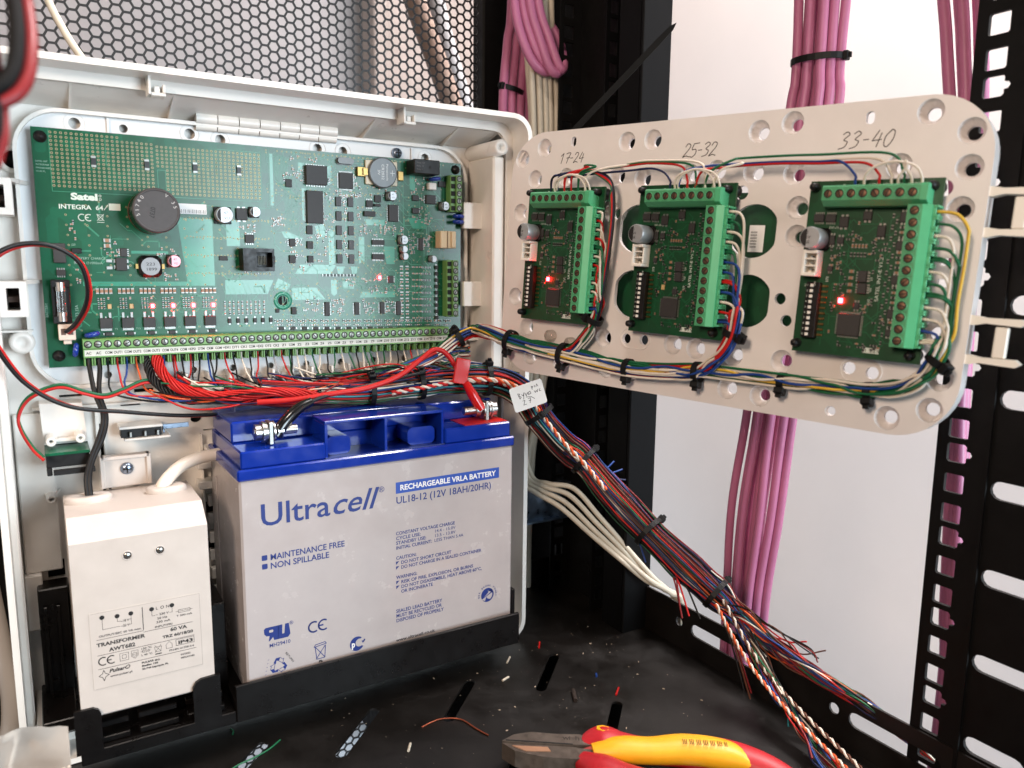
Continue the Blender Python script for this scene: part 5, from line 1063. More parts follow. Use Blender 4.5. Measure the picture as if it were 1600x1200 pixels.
# ================================================================== wiring
def wire_mesh(P, r, n=6): 
    b = MB(); b.tube(P, r, n); return b
def slots(n, R):
    out = []
    for k in range(n):
        rr = R*math.sqrt((k+.5)/n); a = k*2.39996; out.append((rr*math.cos(a), rr*math.sin(a)))
    return out
def frames(path):
    N = len(path); T = [(path[min(i+1, N-1)]-path[max(i-1, 0)]).normalized() for i in range(N)]
    a = T[0].orthogonal().normalized(); out = []
    for i in range(N):
        a = (a-T[i]*a.dot(T[i])).normalized(); out.append((a.copy(), T[i].cross(a)))
    return out
def bundle_paths(ctrl, n, R, seed, steps=7, hop=6, prof=None, twist=.0):
    """n wires through the same control points, changing places as loose wires do; prof scales the radius along the way"""
    rnd = random.Random(seed); path = smooth_path(ctrl, steps); fr = frames(path); N = len(path)
    sl = slots(n, R); order = list(range(n)); rnd.shuffle(order); K = max(2, N//hop+1); keys = []
    for k in range(K+1):
        keys.append(list(order))
        for _ in range(n//2):
            i = rnd.randrange(n); j = min(range(n), key=lambda q: (q == i)*9e9+math.dist(sl[order[q]], sl[order[i]])+rnd.uniform(0, R*.8))
            order[i], order[j] = order[j], order[i]
    out = []
    for w in range(n):
        P = []
        for i in range(N):
            f = i/(N-1)*K; k = min(int(f), K-1); t = f-k; t = t*t*(3-2*t)
            x = sl[keys[k][w]][0]*(1-t)+sl[keys[k+1][w]][0]*t; y = sl[keys[k][w]][1]*(1-t)+sl[keys[k+1][w]][1]*t
            s = prof(i/(N-1)) if prof else 1; c, q = math.cos(twist*i), math.sin(twist*i)
            P.append(path[i]+fr[i][0]*((x*c-y*q)*s)+fr[i][1]*((x*q+y*c)*s))
        out.append(P)
    return out
def tail(P, extra, steps=6):
    """continue a path through further points"""
    a = P[-1]; q = smooth_path([P[-4], a]+[Vector(e) for e in extra], steps); return P[:-4]+q
def add_wire(parent, P, r, col, n=6): return wire_mesh(P, r, n).build('wire', WC[col], parent)
def tie(c, d, R, label, head=(0, 0, 1), w=1.7, group='black cable ties on the wiring', ry=None):
    c = Vector(c); d = Vector(d).normalized(); h = Vector(head); h = (h-d*h.dot(d)).normalized(); s = d.cross(h)
    M = Matrix.Translation(c) @ Matrix((h, s, d)).transposed().to_4x4()
    t = thing('cable_tie', label, 'cable tie', M, group); ry = ry or R
    b = MB(); n = 22; vs = []
    for z, e in ((-w, 0), (w, 0), (w, .9), (-w, .9)): vs += [((R+e)*math.cos(2*math.pi*k/n), (ry+e)*math.sin(2*math.pi*k/n), z) for k in range(n)]
    b.add(vs, [(q*n+k, q*n+(k+1) % n, ((q+1) % 4)*n+(k+1) % n, ((q+1) % 4)*n+k) for q in range(4) for k in range(n)], 0, False); b.build('band', TIE, t)
    b = MB(); b.cbox(R+.2, R+3.4, -2.4, 2.4, -w-.8, w+.8, .4); b.cbox(R+3.42, R+5.2, -1.2, .2, -w+.3, w-.3, .2); b.build('head', TIE, t)
    return t
MIX = ['red', 'red', 'blue', 'white', 'dred', 'black', 'green', 'orange', 'navy', 'brown', 'white', 'mblack', 'red', 'dred', 'black', 'green', 'mblack', 'dred', 'navy', 'teal', 'red', 'blue', 'brown', 'black']
# ---- main harness: from the terminals over the battery, out of the box and down to the shelf lip
har = thing('wire_harness', 'thick multicoloured wire bundle running from the main board down to the shelf lip', 'wires', Matrix.Translation((297, -55, -178)))
HI = Matrix.Translation((-297, 55, 178))
def toh(P): return [HI @ Vector(p) for p in P]
MAIN = [(112, -22, -150), (140, -26, -154), (173, -30, -155.5), (208, -34, -152.5), (234, -38, -150.5), (268, -44, -152), (288, -50, -163), (298, -57, -180), (313, -66, -199), (324, -76, -210), (335, -98, -232), (345, -124, -252), (357, -148, -271), (368, -172, -288)]
NW = 150
def prof(t):
    pts = [(0, .5), (.18, .78), (.33, .92), (.5, .98), (.56, .9), (.66, 1.02), (.72, .92), (.8, 1.05), (.86, .9), (.93, 1.06), (1, .9)]
    for (a, x), (c, y) in zip(pts, pts[1:]):
        if t <= c: return x+(y-x)*(t-a)/(c-a)
    return .9
PW = bundle_paths(MAIN, NW, 10.8, 21, 6, 7, prof, .012)
rnd = random.Random(12); cols = []
for k, P in enumerate(PW):
    c = rnd.choice(MIX); a = P[-1]
    j = lambda s: rnd.uniform(-s, s)
    q = k % 8
    if q in (0, 1, 2, 3, 7):     # along the top of the lip to the post
        sp = rnd.uniform(.6, 1.5)
        P = tail(P, [(374+j(3), -190+j(4), -298+j(5)*sp), (379+j(3), -212+j(4), -308+j(5)*sp), (385+j(2.5), -238+j(4), -316+j(4)*sp), (390+j(2.5), -264+j(4), -321.5+j(3)*sp), (394+j(3), -286+j(4), -328+j(3)), (402+j(2), -306+j(3), -340+j(4))][:rnd.choice([3, 4, 5, 6, 6, 6, 6, 6])])
    elif q in (4, 5):        # hanging over the lip towards the deck
        P = tail(P, [(371+j(3), -188+j(4), -303+j(4)), (370+j(4), -203+j(4), -317+j(5)), (367+j(4), -222+j(5), -329+j(4)), (362+j(5), -243+j(6), -338+j(3)), (357+j(8), -264+j(7), -345+j(3)), (352+j(8), -290+j(7), -349+j(2))][:rnd.choice([2, 3, 4, 5, 6, 6])])
    elif q == 6 and k % 3 == 0:        # short ends in the air to the right
        P = tail(P, [(376+j(2), -190+j(3), -292+j(3)), (381+j(3), -208+j(4), -300+j(4)), (385+j(3), -225+j(5), -302+j(6)), (387+j(3), -236+j(5), -306+j(6))][:rnd.choice([2, 3, 4])])
    else:                   # cut short
        P = tail(P, [(372+j(2), -184+j(3), -298+j(4)), (374+j(4), -198+j(6), -310+j(6))][:rnd.choice([1, 2])])
    add_wire(har, toh(P), rnd.choice([.45, .5, .56, .64]), c); cols.append(c)
# strays cut off at the ties
for (x, y, z, dx, dy, dz, c) in ((333, -84, -218, 14, 2, 6, 'blue'), (333, -86, -220, 17, -2, 3, 'blue'), (335, -88, -222, 15, -4, -2, 'navy'), (345, -150, -276, -4, -14, -22, 'dred'), (346, -152, -276, -2, -15, -20, 'red'), (349, -155, -278, 0, -17, -19, 'black'), (347, -150, -274, -6, -12, -19, 'dred'), (362, -180, -300, -2, -22, -36, 'black'), (362, -182, -301, -1, -24, -38, 'brown'), (363, -181, -300, 1, -23, -37, 'dred'), (352, -128, -262, 8, 8, 14, 'white'), (340, -118, -258, 0, -10, -14, 'blue')):
    add_wire(har, toh(smooth_path([(x, y, z), (x+dx*.4, y+dy*.35, z+dz*.25), (x+dx, y+dy, z+dz)], 6)), .6, c)
# two twisted pairs
def twisted(parent, ctrl, r, c1, c2, pitch=9, off=None, inv=HI):
    path = smooth_path(ctrl, 14); fr = frames(path); L = 0; A = []; B = []
    for i, p in enumerate(path):
        if i: L += (p-path[i-1]).length
        a = 2*math.pi*L/pitch; o = fr[i][0]*math.cos(a)*r*1.02+fr[i][1]*math.sin(a)*r*1.02; A.append(inv @ (p+o)); B.append(inv @ (p-o))
    add_wire(parent, A, r, c1); add_wire(parent, B, r, c2)
END = [(356, -178, -286), (360, -190, -304), (362, -204, -318), (362, -222, -328), (361, -242, -335), (360, -264, -341), (358, -284, -345), (356, -310, -349)]
twisted(har, END, .72, 'orange', 'white', 8)
twisted(har, [(p[0]+5, p[1]-1.5, p[2]+2.5) for p in END], .72, 'white', 'brown', 8)
twisted(har, [(236, -52, -150), (262, -56, -150), (280, -62, -158), (291, -69, -174), (304, -79, -194), (316, -88, -209), (326, -100, -226)], .9, 'orange', 'white', 9)
twisted(har, [(190, -46, -155), (214, -50, -152), (240, -53, -149), (264, -56, -151), (282, -60, -162)], .9, 'red', 'white', 8)
# ---- leads from each terminal of the main board into the bundle
lead = thing('terminal_leads', 'thin coloured leads dropping from the long green terminal block into the bundle', 'wires', FB(130, -4, -150))
LI = lead.matrix_world.copy(); LI.translation /= MM; LI = LI.inverted()
LC = ['', '', 'black', 'red', 'blue', 'orange', '', '', 'blue', 'dred', 'black', 'red', 'black', 'blue', 'black', 'red', 'black', 'white', 'black', 'red', 'black', 'grey', 'red', 'green', 'white', 'white', 'green', 'white', 'black', 'green', 'white', 'green', 'black', 'white', 'green', 'white', 'green', 'white', 'black', 'white', 'red', 'white', 'white', 'blue', 'green', 'white']
rl = random.Random(9)
for k in range(2, 46):
    if not LC[k]: continue
    x = U0+P_*(k+.5); zb_ = -151 if k < 22 else -150+(k-22)*.45
    for q in range(2 if k in (9, 11, 13, 23, 33) else 1):
        xo = x+q*1.1-.3; sw = rl.uniform(-3, 3)
        far = xo+rl.uniform(18, 34) if k < 34 else min(xo+rl.uniform(8, 16), 250)
        P = smooth_path([(xo, -3.5, -127.5), (xo, -4.5-q, -132), (xo+sw*.4, -8-q, -138+rl.uniform(-1, 1)), (xo+sw, -11+rl.uniform(-3, 3), -143+rl.uniform(-2, 2)), (xo+sw+4, -16+rl.uniform(-3, 2), zb_+2), (far, -22+rl.uniform(-4, 3), zb_-1+rl.uniform(-2, 2)), (far+18, -27+rl.uniform(-3, 3), zb_-2+rl.uniform(-2, 2)), (far+44, -31+rl.uniform(-4, 4), -152+rl.uniform(-3, 3))], 6)
        add_wire(lead, [LI @ p for p in P], .58, LC[k] if q == 0 else 'red' if LC[k] == 'dred' else 'green' if LC[k] == 'white' else 'black')
# thicker twisted strands: black and red outputs
def rope(name, label, ctrl, n, R, r, col, tw=.22):
    t = thing(name, label, 'wires', Matrix.Translation(ctrl[0])); I = Matrix.Translation(-Vector(ctrl[0]))
    path = smooth_path(ctrl, 12); fr = frames(path)
    for k in range(n):
        inner = k < n//3; m_ = n//3 if inner else n-n//3; rr = R*.38 if inner else R; a0 = 2*math.pi*k/m_; wob = random.uniform(.85, 1.2)
        add_wire(t, [I @ (p+fr[i][0]*rr*wob*math.cos(a0+tw*i)+fr[i][1]*rr*wob*math.sin(a0+tw*i)) for i, p in enumerate(path)], r, col, 6)
    return t
rope('black_lead', 'thick twisted black lead from the seventh terminal of the long block', [(50.2, -4, -127), (50.4, -7, -133), (51.5, -12, -139), (55, -17, -145), (62, -20, -151), (72, -22, -154), (88, -24, -155), (110, -26, -156), (140, -28, -157)], 10, 1.9, .62, 'black')
rope('red_lead', 'thick twisted red lead from the eighth terminal of the long block', [(55.4, -4, -127), (56, -8, -132), (58, -13, -138), (63, -20, -144), (72, -26, -149), (86, -30, -151.5), (102, -33, -151), (118, -36, -150), (130, -38, -152), (142, -40, -155)], 15, 2.5, .66, 'red', .12)
for dy, dz, cc, nm in ((0, 0, 'red', 0), (3, -3, 'dred', 1), (5, 2, 'black', 2)):
    add_wire(lead, [LI @ p for p in smooth_path([(66, -14+dy, -140+dz), (76, -22+dy, -147+dz), (92, -28+dy, -153.5+dz), (108, -33+dy, -155+dz), (126, -36+dy, -157+dz), (150, -36+dy, -156+dz)], 8)], .8, cc)
rt_ = random.Random(31)
for q in range(46):
    x0 = rt_.uniform(48, 150); ln = rt_.uniform(50, 110); y0 = rt_.uniform(-32, -12); z0 = rt_.uniform(-156, -146); j = lambda s_: rt_.uniform(-s_, s_)
    P = smooth_path([(x0, y0+6, z0+5+j(3)), (x0+ln*.2, y0+j(3), z0+j(3)), (x0+ln*.45, y0-4+j(4), z0-1.5+j(3)), (x0+ln*.7, y0-6+j(4), -152+j(3.5)), (x0+ln, -30+j(6), -152+j(4))], 6)
    add_wire(lead, [LI @ p for p in P], rt_.choice([.45, .5, .58]), rt_.choice(['red', 'dred', 'black', 'blue', 'navy', 'white', 'green', 'red', 'orange', 'mblack']))
for q in range(30):
    x0 = rt_.uniform(168, 222); j = lambda s_: rt_.uniform(-s_, s_)
    P = smooth_path([(x0-30, -22+j(6), -150+j(6)), (x0, -30+j(7), -147+j(6)), (x0+26, -36+j(7), -144+j(7)), (x0+46, -40+j(6), -146+j(6)), (x0+70, -46+j(5), -153+j(5))], 6)
    add_wire(lead, [LI @ p for p in P], rt_.choice([.5, .58, .62]), rt_.choice(MIX))
# ---- plate harness with three branches
ph = thing('plate_harness', 'coloured wire bundle running along the drilled plate to the three zone boards', 'wires', PB)
PI_ = PB.inverted()
W3 = lambda u, v, w: PL_F @ Vector((u, v, w))
COM = [Vector((178, -26, -150)), Vector((204, -30, -143)), Vector((229, -32, -133)), Vector((244, -35, -122)), Vector((257, -39, -117)), W3(76, -112, 0), W3(91, -115.5, -2), W3(113, -118, -3)]
RUN = [W3(137, -119.5, -3), W3(160, -121, -3), W3(183, -122, -3), W3(206, -120.5, -3)]
RUN2 = [W3(227, -118, -3), W3(250, -117.5, -4), W3(273, -117, -4), W3(295, -116.5, -4), W3(314, -116, -4)]
BR = [[W3(138, -118.5, -2), W3(150, -110, 0), W3(158.5, -99, 2), W3(161.5, -86, 3)], RUN+[W3(226, -117.5, -2), W3(238, -109, 0), W3(245, -98, 1), W3(247, -84, 2)], RUN+RUN2+[W3(329, -112, -2), W3(338, -104, 0), W3(342.5, -92, 2)]]
VC = [['white', 'red', 'white', 'red', 'green', 'white', 'red', 'green', 'white', 'white', 'green', 'blue'], ['white', 'green', 'white', 'white', 'green', 'blue', 'blue', 'red', 'blue', 'white', 'red', 'blue'], ['yellow', 'green', 'white', 'green', 'green', 'white', 'green', 'green', 'white', 'white', 'blue', 'white']]
UB = (161.5, 247, 343.5)
rp = random.Random(13)
for g in range(3):
    ctrl = COM+BR[g]; n = 12; base = bundle_paths(ctrl, n, 3.6, 40+g, 6, 5, None, .02)
    offc = ((1.2, -1.0), (-1.5, 1.2), (.6, 1.6))[g]
    path = smooth_path(ctrl, 6); fr = frames(path)
    for k in range(n):
        P = [p+fr[i][0]*offc[0]+fr[i][1]*offc[1] for i, p in enumerate(base[k])]
        vk = ZV[g]-14.8-k*5.04; ug = ZU[g]+56.6; ub = UB[g]+rp.uniform(-2.4, 2.4); wb = 2.5+rp.uniform(-2, 2)
        up = []; v = -80 if g < 2 else -86
        while v < vk-9: up.append(W3(ub+rp.uniform(-.5, .5), v, wb)); v += 13
        if vk-6 > -92: up.append(W3(ub-.4, vk-6.5, wb+.8))
        if vk < -88: P = P[:-9]; up = []
        ex = up+[W3((ub+ug)/2+1.6, vk-1.2, 4.4), W3(ug+1.0, vk, 4.4), W3(ug-2, vk, 4.4)]
        add_wire(ph, [PI_ @ p for p in tail(P, ex, 6)], .7, VC[g][k])
        if k in (4, 7, 11) and g < 3: add_wire(ph, [PI_ @ (p+Vector((.2, .3, 1.1))) for p in tail(P, ex, 6)], .6, {'green': 'green', 'red': 'red', 'blue': 'navy'}.get(VC[g][k], 'white'))
xc = ['red', 'red', 'green', 'black', 'navy', 'dred', 'white', 'green', 'brown', 'red']
for P, c in zip(bundle_paths(COM+RUN+[W3(222, -119, -3)], 10, 4.2, 77, 6, 5), xc): add_wire(ph, [PI_ @ p for p in P], .62, c)
for P, c in zip(bundle_paths(COM[:3]+[Vector((242, -34, -131)), Vector((250, -40, -130))], 8, 5, 78, 6, 4), ['blue', 'white', 'red', 'black', 'green', 'white', 'dred', 'orange']): add_wire(ph, [PI_ @ p for p in P], .62, c)
for P, c in zip(bundle_paths(RUN[2:]+RUN2+[W3(329, -112, -2), W3(337, -105, 0)], 6, 2.8, 79, 6, 5), ['green', 'green', 'white', 'green', 'white', 'green']): add_wire(ph, [PI_ @ p for p in P], .62, c)
if True:
    pass
TOPX = lambda g, k: ZU[g]+12.1+k*5.07
def topw(pts, c, r=.62): add_wire(ph, [PI_ @ W3(*p) for p in smooth_path([Vector(p) for p in pts], 7)], r, c)
def gate(g, k): return (TOPX(g, k), ZV[g]-5.5, 5), (TOPX(g, k), ZV[g]-1.5, 6.5)
for q, (k, c) in enumerate(((2, 'black'), (3, 'navy'), (4, 'red'), (5, 'red'), (6, 'green'))):
    a, b_ = gate(0, k); h = -11.5+q*.7
    topw([a, b_, (a[0]+2, -15+q*.5, 8), (a[0]+12, h-1, 7), (150-q, h-.5, 6), (162+q*.4, -15-q, 5), (166.5-q*.5, -23-q, 4), (167.5-q*.6, -38, 3), (166.5-q*.5, -60, 3), (164-q*.4, -84, 3), (161-q*.4, -98, 2), (152, -109, 0), (139, -117.5, -2), (120, -118, -3)], c)
for q, (k, k2, c) in enumerate(((2, 2, 'navy'), (4, 4, 'red'), (6, 5, 'green'), (7, 6, 'white'))):
    a, b_ = gate(0, k); d, e = gate(1, k2); h = -11+q*.7-(2 if q == 0 else 0)
    topw([a, b_, (a[0]+3, -14, 8), (a[0]+14, h-2, 7), (a[0]+28, h-.5, 5), (176, h+.4, 5), (190, h+1, 5), (d[0]-5, h-1.5, 6), (e[0], e[1]+2.5, 6.8), e, d], c)
for q, (k, k2, c) in enumerate(((3, 2, 'blue'), (5, 4, 'red'), (6, 6, 'green'), (7, 5, 'white'))):
    a, b_ = gate(1, k); d, e = gate(2, k2); h = -12+(0, -1, 2.6, .6)[q]
    topw([a, b_, (a[0]+4, -15, 8), (a[0]+14, h-.6, 6), (242, h+.3, 4), (262, h+.4, 4), (280, h-(.4 if q != 2 else 0), 4), (d[0]-8, h-1.2, 5), (e[0]-.5, e[1]+3, 6.6), e, d], c)
for g in range(3):
    for k, k2 in ((2.6, 7.6), (3, 7)) if g < 2 else ((2.8, 7.4), (5.6, 6.6)):
        a, b_ = gate(g, k); d, e = gate(g, k2); m = (a[0]+d[0])/2
        topw([a, (b_[0], b_[1]+1, 7), (b_[0]+3, b_[1]+5, 8.5), (m, b_[1]+7.5, 9), (e[0]-3, e[1]+5.5, 8.5), (e[0], e[1]+1, 7), d], 'white')
# ---- cable ties: position, direction of the run, radius
def at_run(path, t):
    p = smooth_path(path, 8); i = int(t*(len(p)-1)); i = min(max(i, 1), len(p)-2); return p[i], p[i+1]-p[i-1]
TIES = [((180, -31, -154), (1, -.05, .02), 10.4, 'cable tie round the bundle behind the battery lid, leftmost', (0, -.4, .6)), ((214, -35, -151.5), (1, -.1, .1), 10.6, 'cable tie where the two bundles part above the battery', (0, -.5, .6)), ((262, -43, -151), (1, -.2, -.05), 11, 'cable tie round the bundle just left of the box rim', (0, -.3, .8)),
 ((324, -76, -210), (11, -14, -15), 10.8, 'cable tie below the paper tag on the sloping bundle', (.6, .1, .7)), ((345, -124, -252), (11, -25, -20), 11.2, 'cable tie halfway down the sloping bundle', (.6, .1, .7)), ((366, -168, -285), (11, -24, -17), 10.4, 'lowest cable tie on the sloping bundle, above the shelf lip', (.6, .1, .7))]
for c, d, R, lab, h in TIES: tie(c, d, R, lab, h)
PT = [(COM[3], COM[4]-COM[2], 6.0, 'cable tie at the crest of the bundle right of the main board', (0, -.3, .7)), (W3(91, -115.5, -2), W3(113, -118, -3)-W3(76, -112, 0), 6.2, 'cable tie at the lower left corner of the drilled plate', W3(0, -1, .2)-W3(0, 0, 0)), (W3(135, -119.5, -3), W3(160, -121, -3)-W3(113, -118, -3), 6.4, 'cable tie below the leftmost zone board', W3(0, -1, .3)-W3(0, 0, 0)), (W3(182, -122, -3), W3(206, -120.5, -3)-W3(160, -121, -3), 4.8, 'cable tie below the gap between the left and middle zone boards', W3(0, -1, .3)-W3(0, 0, 0)), (W3(226, -118.6, -3), W3(250, -117.5, -4)-W3(206, -120.5, -3), 5.0, 'cable tie below the right end of the middle zone board', W3(0, -1, .3)-W3(0, 0, 0)), (W3(272, -117, -4), W3(295, -116.5, -4)-W3(250, -117.5, -4), 3.6, 'cable tie below the left end of the rightmost zone board', W3(0, -1, .5)-W3(0, 0, 0)), (W3(313, -116, -4), W3(329, -112, -2)-W3(295, -116.5, -4), 3.6, 'cable tie below the right half of the rightmost zone board', W3(0, -1, .5)-W3(0, 0, 0)), (W3(159.5, -96, 2.4), W3(161.5, -86, 3)-W3(150, -110, 0), 4.4, 'cable tie at the lower right corner of the leftmost zone board', W3(-1, 0, .5)-W3(0, 0, 0)), (W3(245.6, -96, 1), W3(247, -84, 2)-W3(238, -109, 0), 4.2, 'cable tie at the lower right corner of the middle zone board', W3(1, 0, .3)-W3(0, 0, 0)), (W3(340.5, -98, 1), W3(342.5, -92, 2)-W3(329, -112, -2), 4.2, 'cable tie at the lower right corner of the rightmost zone board', W3(1, 0, .5)-W3(0, 0, 0))]
for c, d, R, lab, h in PT: tie(c, d, R, lab, h)
tie((440, -162, 62), (0, 0, 1), 16.5, 'cable tie round the pink cables beyond the drilled plate', (.3, -1, .1), w=2, ry=10)
tie((345.5, 62, 71), (.2, 0, 1), 10.4, 'cable tie round three pink cables beside the mesh door', (-1, -.1, 0), w=2, ry=5)
# long loose tie tail leaning across the rack upright
t = thing('long_cable_tie', 'long black cable tie slanting up from behind the drilled plate', 'cable tie', Matrix.Translation((289, -69.5, -4.8)))
D_ = Vector((341.4, -136.8, 76.3))-Vector((303.9, -88.7, 18.4)); dx_ = D_.normalized(); dy_ = dx_.cross(_f).normalized(); dz_ = dx_.cross(dy_)
MT_ = Matrix((dx_, dy_, dz_)).transposed().to_4x4()
b = MB(); b.prism([(0, -1.9), (100, -1.9), (112, -1.5), (116, 0), (112, 1.5), (100, 1.9), (0, 1.9)], -.6, .6, 0, MT_); b.build('strap', TIEM, t)
b = MB(); b.cbox(-7, 0.0, -3.2, 3.2, -2, 2, .4, 0, MT_); b.build('head', TIE, t)
# ---- battery leads
def sleeve_lead(name, label, ctrl, r, col, sctrl, sr):
    t = thing(name, label, 'cable', Matrix.Translation(ctrl[-1])); I = Matrix.Translation(-Vector(ctrl[-1]))
    b = MB(); b.tube([I @ p for p in smooth_path(ctrl, 10)], r, 10); b.build('wire', WC[col], t)
    b = MB(); b.tube([I @ p for p in smooth_path(sctrl, 8)], sr, 14, rf=lambda q: .72+.28*min(1, q*2.2)); b.build('sleeve', mat('sleeve_'+col, {'red': (196, 24, 22), 'black': (16, 15, 15)}[col], .22, coat=.4, bump=.2, bscale=250), t); return t
rl_ = sleeve_lead('red_battery_lead', 'red lead with shiny sleeve bolted to the right battery terminal', [(104, -46, -154), (125, -50, -153.5), (150, -53, -151), (170, -54, -149), (191, -54, -143), (208, -52, -133), (219, -50, -127.5), (228, -51, -132), (237, -55, -148), (241.5, -57.5, -157)], 1.7, 'red', [(238.5, -56, -150), (243, -58.5, -159), (248.5, -60, -168.5)], 3.5)
b = MB(); b.cbox(-14, -3.5, -1, 1, 12, 29, .4); b.build('flag', mat('sleeve_red', (196, 24, 22), .3), rl_, (-2, 1, -7), (0, math.radians(12), 0))
sleeve_lead('black_battery_lead', 'black lead with shiny sleeve bolted to the left battery terminal', [(214, -44, -143), (190, -47, -146), (165, -51, -149), (145, -53, -152), (132, -55, -155)], 1.2, 'black', [(134, -55, -154.5), (125, -57, -158), (116, -60, -165), (110.5, -61, -172)], 3.6)
# ---- pairs on the left
def pair(name, label, ctrl, r, c1, c2, off):
    t = thing(name, label, 'cable', Matrix.Translation(ctrl[0])); I = Matrix.Translation(-Vector(ctrl[0])); o = Vector(off)*r
    for s, c in ((1, c1), (-1, c2)):
        b = MB(); b.tube([I @ (p+o*s) for p in smooth_path(ctrl, 10)], r, 8); b.build('wire', WC[c], t)
    return t
pair('battery_cable', 'black and red twin cable looping from the small cream socket out to the left edge', [(10, -9, -112), (14.5, -17, -107), (19.5, -27, -97), (21, -32, -86), (17.5, -36, -73), (6, -39, -65), (-8, -41, -64.5), (-20, -43, -71), (-27, -44, -84), (-28, -44, -100), (-22.5, -42, -115), (-11, -36, -136), (8, -32, -150.5), (36, -27, -157), (62, -20, -162.5), (80, -14, -165), (98, -8, -166.5)], 1.15, 'red', 'black', (.55, .7, -.25))
pair('signal_cable', 'red and green twin cable curving round the left of the white bracket', [(-6, -26, -179.5), (-11, -24, -173), (-15.5, -21, -163), (-16, -19, -155), (-10, -18, -146), (4, -18, -141), (16, -18, -145.5), (26, -17, -148.5), (36, -16, -146), (49, -13, -142), (66, -12, -146)], .85, 'red', 'green', (0, -.4, -.9))
for x, nm in ((19.7, 'left'), (24.8, 'right')):
    t = thing('supply_wire', 'thick black wire from the %s AC terminal down to the transformer grommet' % ('first' if nm == 'left' else 'second'), 'wire', Matrix.Translation((x, -4, -128)), 'black wires to the transformer')
    P = [(x, -4, -127), (x+.3, -6, -134), (x+(1.6 if nm == 'left' else -1.2), -13, -147), (24.5 if nm == 'left' else 26, -17, -160), (21.5 if nm == 'left' else 23.5, -21, -171), (16 if nm == 'left' else 17.4, -26, -183), (13.2 if nm == 'left' else 14.8, -31, -193), (13.5 if nm == 'left' else 15, -36, -207)]
    b = MB(); b.tube([p-Vector((x, -4, -128)) for p in smooth_path(P, 9)], 1.35, 10); b.build('insulation', WC['black'], t)
# out-of-focus twin cable hanging close to the lens
pair('hanging_cable', 'blurred black and red twin cable hanging close in the top left corner', [(-6, -232, 420), (-4, -246, 160), (-2.8, -260, 40), (-2.2, -272, 0), (-1.6, -279, -12), (-1.6, -285, -21), (-3.0, -289, -29.5), (-6.5, -291, -34.5), (-13, -291, -36), (-32, -286, -30), (-70, -276, 10), (-90, -270, 120), (-94, -268, 420)], 1.7, 'dred', 'mblack', (.75, .3, -.5))
pair('hanging_cable', 'blurred black and red twin cable at the very left edge, lower than its neighbour', [(-30, -250, 420), (-24, -262, 60), (-14, -278, -4), (-9, -285, -20), (-7.8, -288, -30), (-7.6, -291, -38), (-8.6, -294, -46), (-13, -295, -51), (-34, -292, -50), (-80, -284, -10), (-104, -276, 120), (-110, -270, 420)], 1.5, 'dred', 'mblack', (.3, .3, -.85))
# white stub in the bundle left of the battery
t = thing('wire_sleeve', 'short cream sleeve lying among the leads above the battery left end', 'sleeve', Matrix.Translation((76, -20, -146)))
b = MB(); b.tube(smooth_path([(-4, 1, 2), (2, 0, .5), (9, -1, -1.5), (14, 0, -2.5)], 6), 1.9, 10, rf=lambda q: 1-.35*q); b.build('tube', CREAM, t)
# ---- paper tag on the bundle
TF_ = frame((283, -71, -160), Vector((.86, -.30, .16)).normalized(), Vector((-.18, -.05, 1)).normalized(), Vector((0, 0, 1)))
x_ = Vector((.88, -.30, .30)).normalized(); y_ = Vector((-.30, .02, .95)); y_ = (y_-x_*y_.dot(x_)).normalized(); z_ = x_.cross(y_)
tagt = thing('paper_tag', 'white handwritten paper tag tied to the sloping bundle beside the box rim', 'tag', frame((277, -73, -160), x_, y_, z_))
b = MB(); b.prism(rrect(-11, 12.5, -8.5, 9, 1.5, 3), 0, .35); b.build('card', PAPER, tagt)
strokes(tagt, [[(-6, 4), (-5.4, 0)], [(-6, 4), (-4.6, 3.4), (-5.6, 2.2), (-4.2, 1), (-5.4, 0)], [(-3.6, 2.6), (-2.6, 1.4), (-1.6, 3.4), (-3, -1)], [(-1, 3), (-.6, .6), (.6, 2.6), (1.2, .8)], [(1.8, 1), (1.2, 2.6), (2.6, 3), (3, 1.4), (1.8, 1)], [(4.4, 6), (4.6, 3.6)], [(4.4, 6), (5.6, 5.4), (4.6, 4.6)], [(6.6, 6), (6.8, 4.6)], [(7.6, 4.6), (8.4, 6.4), (9, 4.6)], [(5.6, 2.4), (6.2, .8), (7, 2), (7.6, .8), (8.2, 2.6)], [(10, 2.4), (9.2, 2), (9.2, 1), (10.2, .8)], [(-4, -2), (-2.4, -2), (-4, -5), (-2, -5)], [(0, -1.6), (1.8, -1.6), (.6, -5)], [(.2, -3.2), (1.8, -3.2)], [(-1, 0), (2.6, -1), (4.4, -3)]], .36, .4, INKH, 'handwriting')
tie((294, -62, -176), (10, -8, -18), 10.8, 'cable tie holding the white paper tag', (-.5, -.8, .3))
# ================================================================== pliers, offcuts, bag
PLI = thing('wire_cutters', 'red and yellow handled diagonal cutters lying on the shelf at the lower edge', 'pliers', Matrix.Translation((250, -186, -353)))
RED = mat('grip_red', (176, 26, 36), .45, var=.06, vscale=150, bump=.08); YEL = mat('grip_yellow', (228, 164, 24), .42, var=.06, vscale=90, bump=.06)
JAW = mat('jaw_steel', (104, 94, 86), .45, .55, var=.2, vscale=250, rvar=.12, bump=.1)
